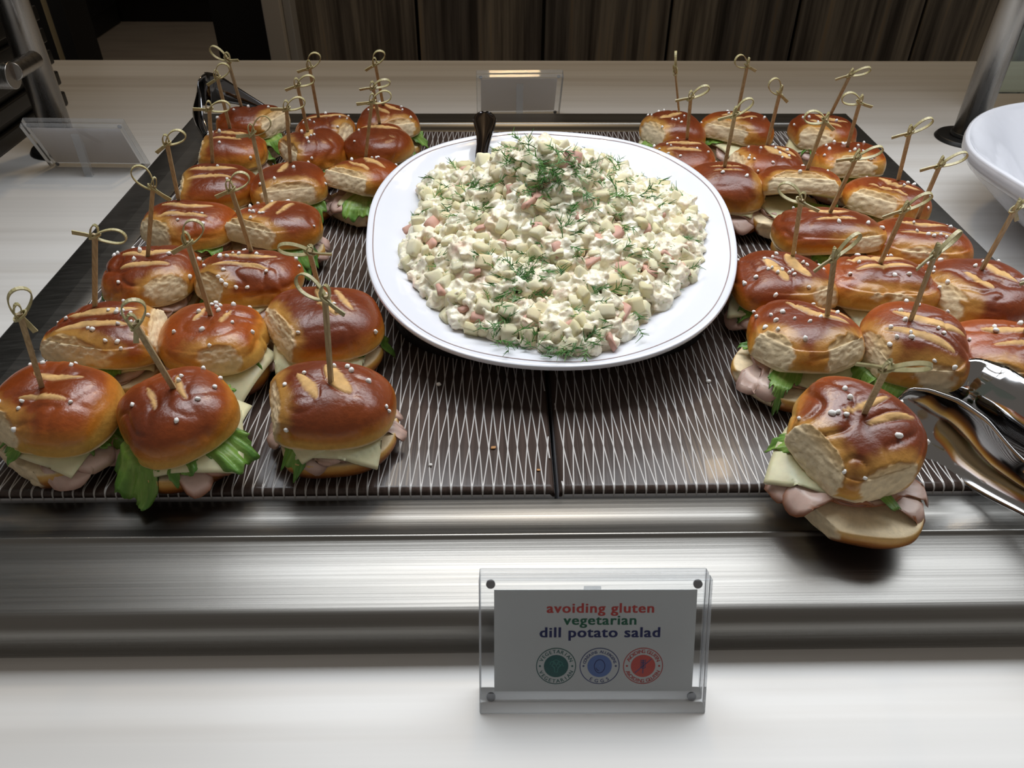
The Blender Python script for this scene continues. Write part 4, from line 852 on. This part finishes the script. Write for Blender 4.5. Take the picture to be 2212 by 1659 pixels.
for k in range(10):
    mb = MB(); L = .006+.007*rs.random(); dirn = Vector((1, 0, .05)); side = Vector((0, 1, 0)); bend = Vector((0, .001*(rs.random()-.5), .0012))
    needle(mb, (0, 0, 0), dirn*L, bend, .00034)
    for j in range(int(6+rs.random()*8)):
        t = rs.random()*.95; a = (.4+.7*rs.random())*(1 if j % 2 else -1); l2 = .0022+.0042*rs.random()
        b0 = dirn*(L*t)+bend*(4*t*(1-t)); v = Vector((math.cos(a), math.sin(a), (rs.random()-.3)*.6))
        needle(mb, b0, b0+v*l2, Vector((0, 0, .0004*(rs.random()-.5))))
    me = bpy.data.meshes.new('dill_sprig'); me.from_pydata(mb.V, [], mb.F); me.materials.append(m_dill); dm.append(me)
def put_dill(px, py, z_up=.0035):
    p = hit_heap(px, py)
    if p is None: return
    o = bpy.data.objects.new('dill_sprig', dm[rs.integers(10)]); o.location = (p[0], p[1]-.001, p[2]+z_up+.002*rs.random()); s_ = .8+.5*rs.random(); o.scale = (s_, s_, s_)
    o.rotation_euler = (1.0*(rs.random()-.5)+.25, 1.1*(rs.random()-.5), rs.random()*6.28); link(o, salad)
clusters = [(1120, 305, 38, 22, 20), (1170, 300, 45, 16, 12), (1245, 395, 70, 22, 26), (1190, 410, 40, 18, 12), (1020, 425, 45, 24, 22), (1080, 430, 60, 16, 10), (1115, 610, 26, 20, 24), (1130, 585, 60, 18, 8), (1110, 650, 30, 30, 6), (1190, 762, 60, 8, 18), (1085, 715, 28, 24, 10), (1330, 425, 80, 24, 20), (1350, 380, 60, 22, 10), (1090, 360, 80, 24, 14), (1200, 350, 80, 20, 10), (1380, 410, 30, 22, 6), (930, 470, 40, 26, 4), (1320, 520, 110, 46, 12), (1120, 500, 130, 50, 12), (1430, 560, 40, 40, 6), (1230, 600, 160, 60, 10), (1150, 350, 150, 50, 12), (1280, 700, 90, 50, 6)]
for cx, cy, sx, sy, n in clusters:
    for k in range(int(n*1.5)): put_dill(cx+sx*float(np.clip(rs.normal(), -1.8, 1.8)), cy+sy*float(np.clip(rs.normal(), -1.8, 1.8)))
mb = MB()
for k in range(900):
    x, y, h, r = rand_on_heap(); a = rs.random()*6.28; l = .0015+.0028*rs.random(); z = h+.0022+.0022*rs.random()
    needle(mb, (x, y, z), (x+l*math.cos(a), y+l*math.sin(a), z+.0012*(rs.random()-.5)), (0, 0, .0003))
o = mb.build('dill_needles', m_dill, salad); o['kind'] = 'stuff'

# ------------------------------------------------------------------ serving spoon standing in the salad
def sweep_plate(name, C, Wd, width, thick, dish, mat, parent, nw=12, up=None, inv=None):
    """thin metal sheet along centreline C with half-widths, dished by `dish`; closed solid"""
    n = len(C); G = np.zeros((n, nw+1, 3))
    for i in range(n):
        t = (Vector(C[min(i+1, n-1)])-Vector(C[max(i-1, 0)])).normalized(); wd = Vector(Wd[i] if isinstance(Wd, list) else Wd); wd = (wd-t*wd.dot(t)).normalized(); nn = t.cross(wd)
        if nn.z < 0: nn = -nn
        for j in range(nw+1):
            u = j/nw*2-1; G[i, j] = Vector(C[i])+wd*(u*width[i])+nn*(dish[i]*(u*u-1))
    V, F = solid_sheet(G, thick); o = mk(name, V, F, mat, parent)
    return o
def smooth_curve(pts, n):
    pts = np.array(pts, float); t = np.linspace(0, len(pts)-1, n); out = []
    for q_ in t:
        i = int(min(q_, len(pts)-2)); f = q_-i; p0 = pts[max(i-1, 0)]; p1 = pts[i]; p2 = pts[i+1]; p3 = pts[min(i+2, len(pts)-1)]
        out.append(.5*((2*p1)+(-p0+p2)*f+(2*p0-5*p1+4*p2-p3)*f*f+(-p0+3*p1-3*p2+p3)*f**3))
    return np.array(out)
def Pm(px, py, Y):   # point on the sight line at depth Y
    d = ray(px, py); k = Y/d[1]; return (d[0]*k, Y, CZ+d[2]*k)
a0 = Pm(1047, 240, .640); a1 = Pm(1046, 290, .605); a2 = Pm(1040, 350, .570); a3 = Pm(1055, 430, .53)
spoon = empty('serving_spoon', a3, 'dark glossy spoon handle rising behind the left side of the salad', 'spoon')
C = smooth_curve([a0, a1, a2, a3], 36)-np.array(a3)
t = np.linspace(0, 1, 36); wdt = .0050+.0045*np.exp(-((t-.10)/.20)**2)-.0010*t; wdt[:6] *= np.sqrt(np.clip(np.linspace(.05, 1, 6), 0, 1)); 
sweep_plate('handle', C, Vector((1, 0, 0)), wdt, .0022, .0016*np.ones(36), simple('spoon_steel', (.16, .15, .16), .10, 1.0), spoon)
Cb = smooth_curve([a3, (a3[0]+.006, a3[1]-.03, a3[2]-.02), (a3[0]+.01, a3[1]-.06, a3[2]-.026)], 20)-np.array(a3); t = np.linspace(0, 1, 20)
sweep_plate('bowl', Cb, Vector((1, 0, 0)), .004+.020*np.sin(np.clip(t, 0, .98)*math.pi)**.8, .0015, .008*np.sin(t*math.pi), m_mirror, spoon)

# ------------------------------------------------------------------ tongs
tg = empty('serving_tongs', at(2230, 1010, ZT), 'shiny steel scoop tongs lying at the front right corner', 'tongs')
tO = np.array(at(2230, 1010, ZT))
def jaw(p_list, wl, dl, wd, name='jaw'):
    n = 46; C = smooth_curve(p_list, n)-tO; tt = np.linspace(0, 1, n)
    wdt = np.interp(tt, np.linspace(0, 1, len(wl)), wl); wdt[:4] = wdt[4]*np.sqrt([.02, .45, .7, .88]); ds = np.interp(tt, np.linspace(0, 1, len(dl)), dl)
    return sweep_plate(name, C, wd, wdt, .0011, ds, m_mirror, tg, 16)
a = [at(1932, 872, .024), at(1990, 905, .021), at(2070, 955, .018), at(2160, 1025, .017), at(2290, 1110, .020), at(2430, 1190, .024)]
jaw(a, [.010, .0165, .0195, .019, .015, .011, .009, .008], [.002, .004, .0055, .005, .004, .003, .001, .001], Vector((.30, .36, .88)))
b = [at(2042, 822, .030), at(2100, 842, .028), at(2180, 895, .028), at(2270, 965, .028), at(2360, 1060, .028), at(2460, 1170, .027)]
jaw(b, [.010, .0175, .021, .021, .016, .011, .009, .008], [-.003, -.006, -.008, -.007, -.004, -.003, -.001, -.001], Vector((.18, .28, .93)))
hx = MB(); p0, p1 = Vector(at(2425, 1188, .026)), Vector(at(2455, 1168, .030)); hx.cyl(p0-Vector(tO), p1-Vector(tO), .006); hx.build('hinge', m_mirror, tg, smooth=True)

t2 = empty('dark_tongs', at(470, 262, ZT), 'dark reflective steel tongs standing behind the rear left slider', 'tongs')
tO2 = np.array(at(470, 262, ZT))
A_ = [Pm(585, 243, .885), Pm(545, 222, .885), Pm(500, 203, .880), Pm(462, 192, .868), Pm(436, 198, .852), Pm(426, 222, .838), Pm(432, 260, .818), Pm(447, 292, .800)]
C = smooth_curve(A_, 60)-tO2; tt = np.linspace(0, 1, 60)
wd = []
for i in range(60):
    wd.append(Vector((.0, .25, 1)) if tt[i] < .5 else Vector((.35, .3, 1-.55*(tt[i]-.5)*2)))
sweep_plate('spring_band', C, wd, .0035+.0135*np.exp(-((tt-.52)/.28)**2), .0012, -.002*np.ones(60), m_dark_mirror, t2, 8)
C2 = smooth_curve([Pm(447, 292, .800), Pm(480, 320, .79), Pm(520, 330, .79)], 14)-tO2
sweep_plate('jaw', C2, Vector((0, .8, .5)), np.linspace(.005, .010, 14), .0011, -.003*np.ones(14), m_dark_mirror, t2, 6)

# ------------------------------------------------------------------ acrylic sign holders
def text_mesh(s, size, bold=0.0, align='CENTER', space=1.0):
    cu = bpy.data.curves.new('t', 'FONT'); cu.body = s; cu.size = size; cu.align_x = align; cu.space_character = space; cu.resolution_u = 3
    o = bpy.data.objects.new('t', cu); COL.objects.link(o); bpy.context.view_layer.update()
    me = bpy.data.meshes.new_from_object(o.evaluated_get(bpy.context.evaluated_depsgraph_get())); bpy.data.objects.remove(o); bpy.data.curves.remove(cu)
    V = np.array([v.co for v in me.vertices]); F = [tuple(p.vertices) for p in me.polygons]
    VV = []; FF = []
    for k, (dx, dy) in enumerate(((0, 0), (1, .4), (-1, -.4), (1, -.4), (-1, .4), (.5, 0), (-.5, 0))):
        FF += [tuple(i+len(V)*k for i in f) for f in F]; VV.append(V+np.array([dx*bold, dy*bold, .000002*k]))
    m2 = bpy.data.meshes.new('t'); m2.from_pydata(np.vstack(VV).tolist(), [], FF); bpy.data.meshes.remove(me)
    return m2
m_card = simple('card_paper', (.62, .66, .68), .6); qc = NT('card_back'); tl_ = qc.n('ShaderNodeBsdfTranslucent'); tl_.inputs[0].default_value = (.85, .86, .90, 1); df_ = qc.n('ShaderNodeBsdfDiffuse'); df_.inputs[0].default_value = (.66, .67, .72, 1)
mx_ = qc.n('ShaderNodeMixShader'); mx_.inputs[0].default_value = .15; qc.l(tl_.outputs[0], mx_.inputs[1]); qc.l(df_.outputs[0], mx_.inputs[2]); qc.l(mx_.outputs[0], qc.t.nodes['Material Output'].inputs[0]); m_cardb = qc.m
m_redt = simple('ink_red', (.52, .06, .055), .6); m_grt = simple('ink_green', (.012, .13, .075), .6); m_nvt = simple('ink_navy', (.012, .022, .13), .6)
m_teal = simple('ink_teal', (.012, .115, .115), .6); m_blue = simple('ink_blue', (.11, .20, .50), .6); m_bld = simple('ink_blue_dark', (.045, .07, .22), .6); m_red2 = simple('ink_red_fill', (.62, .09, .075), .6); m_tline = simple('ink_teal_light', (.05, .24, .22), .6)
W_, H_, T_ = .1045, .0670, .0125
def holder(M_, label, printed):
    """local: x right, z up the face, front face at y=0 facing -y"""
    e = empty('sign_holder', (0, 0, 0), label, 'sign'); e.matrix_world = M_
    half = T_/2-.0006
    for y0_, y1_, nm in ((0, half, 'front_block'), (half+.0012, T_, 'back_block')):
        b_ = MB().box((-W_/2, y0_, 0), (W_/2, y1_, H_)); b_.m = [0, 1, 0, 1, 0, 1]
        bo = b_.build(nm, None, e, mats=[m_acr, m_acre]); bv = bo.modifiers.new('b', 'BEVEL'); bv.width = .0007; bv.segments = 2; bv.material = 1
    cx0, cx1, cz0, cz1 = -.0455, .0470, .0078, .0590
    cb = MB().box((cx0, half+.0004, cz0), (cx1, half+.0008, cz1)).build('card', None, e, mats=[m_card])
    if not printed: cb.data.materials.clear(); cb.data.materials.append(m_cardb)
    for x in (-W_/2+.0052, W_/2-.0052):
        for z in (.0048, H_-.0052):
            MB().cyl((x, half+.0001, z), (x, half+.0011, z), .0021, n=20).build('screw_magnet', simple('magnet', (.30, .31, .33), .25, .9) if not bpy.data.materials.get('magnet') else bpy.data.materials['magnet'], e, smooth=False)
    # leaning prop behind
    MB().add([(-.004, T_+.0003, H_*.86), (.004, T_+.0003, H_*.86), (.004, T_+.0003, H_*.70), (-.004, T_+.0003, H_*.70),
              (-.004, T_+.0205, .0165), (.004, T_+.0205, .0165), (.004, T_+.0165, .0146), (-.004, T_+.0165, .0146)],
             [(0, 1, 2, 3), (7, 6, 5, 4), (0, 4, 5, 1), (3, 2, 6, 7), (1, 5, 6, 2), (0, 3, 7, 4)]).build('prop_leg', None, e, mats=[m_acre])
    if printed:
        yy = half+.00036
        R90 = Matrix.Rotation(math.pi/2, 4, 'X')
        def put(me, name, mat, x, z, rz=0, label=None):
            me.materials.clear(); me.materials.append(mat); me.name = name
            o = bpy.data.objects.new(name, me); link(o, cb); o.matrix_local = Matrix.Translation((x, yy-.00003, z)) @ R90 @ Matrix.Diagonal((1.08 if name == 'lettering' else 1, 1, 1, 1)) @ Matrix.Rotation(rz, 4, 'Z')
            if label: o['label'] = label
        bx = .0032
        put(text_mesh('avoiding gluten', .0068, .00020, space=1.10), 'lettering', m_redt, bx, .0478, label='red words avoiding gluten')
        put(text_mesh('vegetarian', .0068, .00020, space=1.10), 'lettering', m_grt, bx, .0418, label='green word vegetarian')
        put(text_mesh('dill potato salad', .0072, .00023, space=1.10), 'lettering', m_nvt, bx, .0355, label='navy words dill potato salad')
        def disc(r0, r1, n=48):
            V = []; F = []
            for i in range(n):
                a = 2*math.pi*i/n; V += [(r0*math.cos(a), r0*math.sin(a), 0), (r1*math.cos(a), r1*math.sin(a), 0), (r0*math.cos(a), r0*math.sin(a), .00003), (r1*math.cos(a), r1*math.sin(a), .00003)]
            for i in range(n):
                j = (i+1) % n; F += [(4*i+2, 4*i+3, 4*j+3, 4*j+2), (4*i+1, 4*j+1, 4*j+3, 4*i+3)]
            me = bpy.data.meshes.new('d'); me.from_pydata(V, [], F); return me
        def line_mesh(lines, wdt=.00018):
            mb = MB()
            for pts in lines: ribbon(mb, [(x, y, .00006) for x, y in pts], [Vector((0, 0, 1)).cross((Vector((*pts[min(i+1, len(pts)-1)], 0))-Vector((*pts[max(i-1, 0)], 0))).normalized()) for i in range(len(pts))], wdt*2, .00004)
            me = bpy.data.meshes.new('l'); me.from_pydata(mb.V, [], mb.F); return me
        R_o = .0093
        for bxk, (tt_, tb_, mr, mf, ml, kind) in zip((-.0168, .0034, .0236), (('VEGETARIAN', 'VEGETARIAN', m_teal, m_teal, m_tline, 0), ('CONTAINS ALLERGENS', 'EGGS', m_bld, m_blue, m_nvt, 1), ('AVOIDING GLUTEN', 'AVOIDING GLUTEN', m_redt, m_red2, m_bld, 2))):
            zc_ = .0208
            put(disc(R_o-.0004, R_o), 'badge_ring', mr, bxk, zc_); put(disc(.0001, .0057), 'badge_disc', mf, bxk, zc_)
            for s_, top in ((tt_, True), (tb_, False)):
                span = math.radians(130 if len(s_) > 6 else 60); 
                if len(s_) > 16: span = math.radians(150)
                for k, ch_ in enumerate(s_):
                    if ch_ == ' ': continue
                    f = k/(len(s_)-1)-.5; a = (math.pi/2-f*span) if top else (-math.pi/2+f*span)
                    rr = .0066 if top else .0085
                    put(text_mesh(ch_, .0025 if len(s_) < 16 else .0020, .00006), 'badge_letter', mr, bxk+rr*math.cos(a), zc_+rr*math.sin(a), a-math.pi/2 if top else a+math.pi/2)
            for sg in (-1, 1): 
                put(disc(.00001, .0005, 12), 'badge_dot', mr, bxk+sg*.0075, zc_)
            if kind == 0:
                L = []
                for k, (x_, y_, r_) in enumerate(((-.0016, .0012, .0012), (0, .0020, .0013), (.0017, .0012, .0012), (-.0009, .0002, .0010), (.0010, .0002, .0010), (.0026, 0, .0008))):
                    L.append([(x_+r_*math.cos(a), y_+r_*math.sin(a)) for a in np.linspace(-.3, 3.6, 12)])
                L += [[(-.0008, -.0004), (-.0006, -.0030), (.0006, -.0032), (.0009, -.0004)], [(-.0016, .0002), (-.0007, -.0012)], [(.0018, .0002), (.0008, -.0012)]]
            elif kind == 1:
                L = [[((.0026+.0004*math.sin(a))*math.cos(a), .0034*math.sin(a)-.0001) for a in np.linspace(0, 2*math.pi, 36)], [(.0018*math.cos(a), .0024*math.sin(a)) for a in np.linspace(3.5, 4.6, 8)]]
                L[0] = [((.0028-.00018*(y/.0034)*2)*x/.003, y) for x, y in L[0]]
            else:
                L = [[(-.0038, -.0036), (.0038, .0036)], [(0, -.0038), (0, .0034)]]
                for y_ in (-.0012, .0004, .0018):
                    for sg in (-1, 1): L.append([(0, y_), (sg*.0011, y_+.0004), (sg*.0012, y_+.0013), (0, y_+.0008)])
            put(line_mesh(L), ('broccoli_drawing', 'egg_drawing', 'crossed_wheat_drawing')[kind], ml, bxk, zc_)
    return e
LEAN = math.radians(26)
s0 = at(1280, 1543, ZC)
holder(Matrix.Translation((s0.x, s0.y, ZC+.0003)) @ Matrix.Rotation(-math.radians(.6), 4, 'Z') @ Matrix.Rotation(-LEAN, 4, 'X') @ Matrix.Scale(.965, 4), 'clear acrylic sign in front reading dill potato salad', True)
s1 = at(224, 353, ZC)
holder(Matrix.Translation((s1.x, s1.y, ZC+.0003)) @ Matrix.Rotation(math.pi+math.radians(-2), 4, 'Z') @ Matrix.Rotation(-LEAN, 4, 'X') @ Matrix.Scale(.965, 4), 'clear acrylic sign seen from behind at left, before the steel post', False)
s2 = Vector((.025, .972, ZC))
holder(Matrix.Translation((s2.x, s2.y, ZC+.0003)) @ Matrix.Rotation(math.pi+math.radians(2), 4, 'Z') @ Matrix.Rotation(-LEAN, 4, 'X') @ Matrix.Scale(.965, 4), 'clear acrylic sign seen from behind at the back, above the platter', False)

# ------------------------------------------------------------------ steel posts, glass guards, crates, spare bowl
def post(base, label, lean=(0, 0), collar=False):
    e = empty('guard_post', base, label, 'post')
    MB().cyl((0, 0, .0004), (0, 0, .0045), .034, .031, 48).build('foot_plate', m_black, e, bevel=.0008)
    MB().cyl((0, 0, .0046), (0, 0, .009), .0185, .0175, 40).build('foot_collar', m_black if not collar else m_post, e, bevel=.0008)
    MB().cyl((0, 0, .0091), (lean[0], lean[1], .62), .0158, .0158, 48).build('pole', m_post, e, smooth=False)
    e.children[-1].data.polygons.foreach_set('use_smooth', np.ones(50, bool)); 
    return e
pL = post(at(138, 322, ZC), 'leaning brushed steel post at the left, with round clamp rod')
pR = post(at(2085, 300, ZC), 'brushed steel post at the right beside the white bowl')
# clamp: stub + rod on the left post
b = np.array(pL.location); c0 = np.array(Pm(62, 136, pL.location.y-.035)); c1 = np.array(Pm(28, 155, pL.location.y-.075)); 
MB().cyl(Vector(c0+np.array([0, .012, 0])-b), Vector(c1-b), .0085, n=32).build('clamp_stub', m_post, pL, bevel=.0008)
c2 = np.array(Pm(30, 163, pL.location.y-.078))
MB().cyl(Vector(c2-b), Vector(c2-b+np.array([-.045, 0.001, 0])), .0125, n=40).build('clamp_rod', m_post, pL, bevel=.001)
# side glass, running away from us at the left
g0 = at(77, 232, -.02); gX = g0.x
gl = empty('side_glass_guard', (gX, .9, ZC), 'green-edged glass pane running away at the left behind the post', 'glass pane')
iv = Matrix.Translation((-gX, -.9, -ZC))
o = MB().add([(gX, .35, -.02), (gX, .965, -.02), (gX, .985, .62), (gX, .35, .62), (gX+.006, .35, -.02), (gX+.006, .965, -.02), (gX+.006, .985, .62), (gX+.006, .35, .62)],
             [(0, 3, 2, 1), (4, 5, 6, 7), (0, 1, 5, 4), (1, 2, 6, 5), (2, 3, 7, 6), (3, 0, 4, 7)]).build('pane', m_glass, gl); o.matrix_parent_inverse = iv
o = MB().box((gX-.0002, .35, -.0216), (gX+.0062, .965, -.0202)).build('bottom_edge', m_gedge, gl); o.matrix_parent_inverse = iv
o = MB().add([(gX-.0001, .9652, -.02), (gX+.0061, .9652, -.02), (gX+.0061, .9852, .62), (gX-.0001, .9852, .62), (gX-.0001, .9662, -.02), (gX+.0061, .9662, -.02), (gX+.0061, .9862, .62), (gX-.0001, .9862, .62)],
             [(0, 1, 2, 3), (7, 6, 5, 4), (0, 4, 5, 1), (1, 5, 6, 2), (2, 6, 7, 3), (3, 7, 4, 0)]).build('end_edge', simple('glass_edge_blue', (.10, .22, .28), .15), gl); o.matrix_parent_inverse = iv
gr = empty('right_glass_guard', (.60, .98, ZC), 'clear glass pane just behind the right steel post', 'glass pane')
MB().box((.0, 0, .02), (.5, .006, .62)).build('pane', m_glass, gr)
MB().box((-.0012, 0, .02), (-.0002, .006, .62)).build('end_edge', bpy.data.materials['glass_edge_blue'], gr)
# stacked black crates behind the glass
bx_ = at(150, 225, ZC); hcr = .0245
for k, nm in enumerate(('lowest', 'second lowest', 'third from the bottom', 'fourth from the bottom', 'fifth from the bottom', 'sixth from the bottom', 'seventh from the bottom')):
    e = empty('black_crate', (bx_.x-.20, bx_.y-.22, ZC+.0004+k*hcr), 'black lidded crate behind the left glass pane, '+nm+' of its stack', 'crate', 'stacked black crates')
    MB().box((-.2, -.30, 0), (.2, .22, hcr*.66)).build('body', m_black, e, bevel=.002)
    MB().box((-.193, -.293, hcr*.66), (.193, .213, hcr-.0004)).build('lid', m_black, e, bevel=.001)
# white serving bowl at the right edge
rm_ = Matrix.Translation((.600, .606, ZC+.0006)) @ Matrix.Diagonal((1, .915, 1, 1))
q_ = make_platter('serving_bowl', 'deep white bowl at the right picture edge, before the right post', rm_, parts_z=3.25, nf=120, scale=1.43, line=False)
# ------------------------------------------------------------------ loose bits
def loose(px, py, z, label, s=1.0, grp=None):
    p = at(px, py, z); o = bpy.data.objects.new('salt_grain', SALT[int(px) % 5]); o.location = (p.x, p.y, z+.0010*s); o.scale = (s, s, s); link(o); tag(o, label, 'salt grain', grp)
loose(948, 833, ZT, 'loose salt grain on the left tray in the platter shadow')
loose(930, 1006, ZT, 'loose small salt grain near the front edge of the left tray', .7)
loose(1530, 826, ZT, 'loose salt grain on the right tray')
loose(416, 1060, ZT, 'loose salt grain in front of the ruffled-lettuce slider', 1.1)
loose(660, 1020, ZT, 'loose salt grain in front of the slider nearest the seam')
q = NT('bread_crumb'); q.set(Base_Color=(.42, .20, .06), Roughness=.6); q.bump(q.noise(sc=500), .5, .001); m_crb = q.m
def crumb(px, py, z, s, label, name='bread_crumb'):
    V, F = chunk_shape(int(px), 3, .2, .4); p = at(px, py, z); o = mk(name, V*np.array([s, s*.7, s*.35]), F, m_crb, None, loc=(p.x, p.y, z+s*.32)); tag(o, label, 'crumb')
crumb(1958, 1082, -.0006, .0034, 'brown crust flake on the steel edge below the lone front slider', 'crust_flake')
crumb(1066, 968, ZT, .0013, 'tiny orange crumb on the left tray near the seam')
crumb(1163, 1016, ZT, .0009, 'tiniest crumb beside the tray seam, near the front')
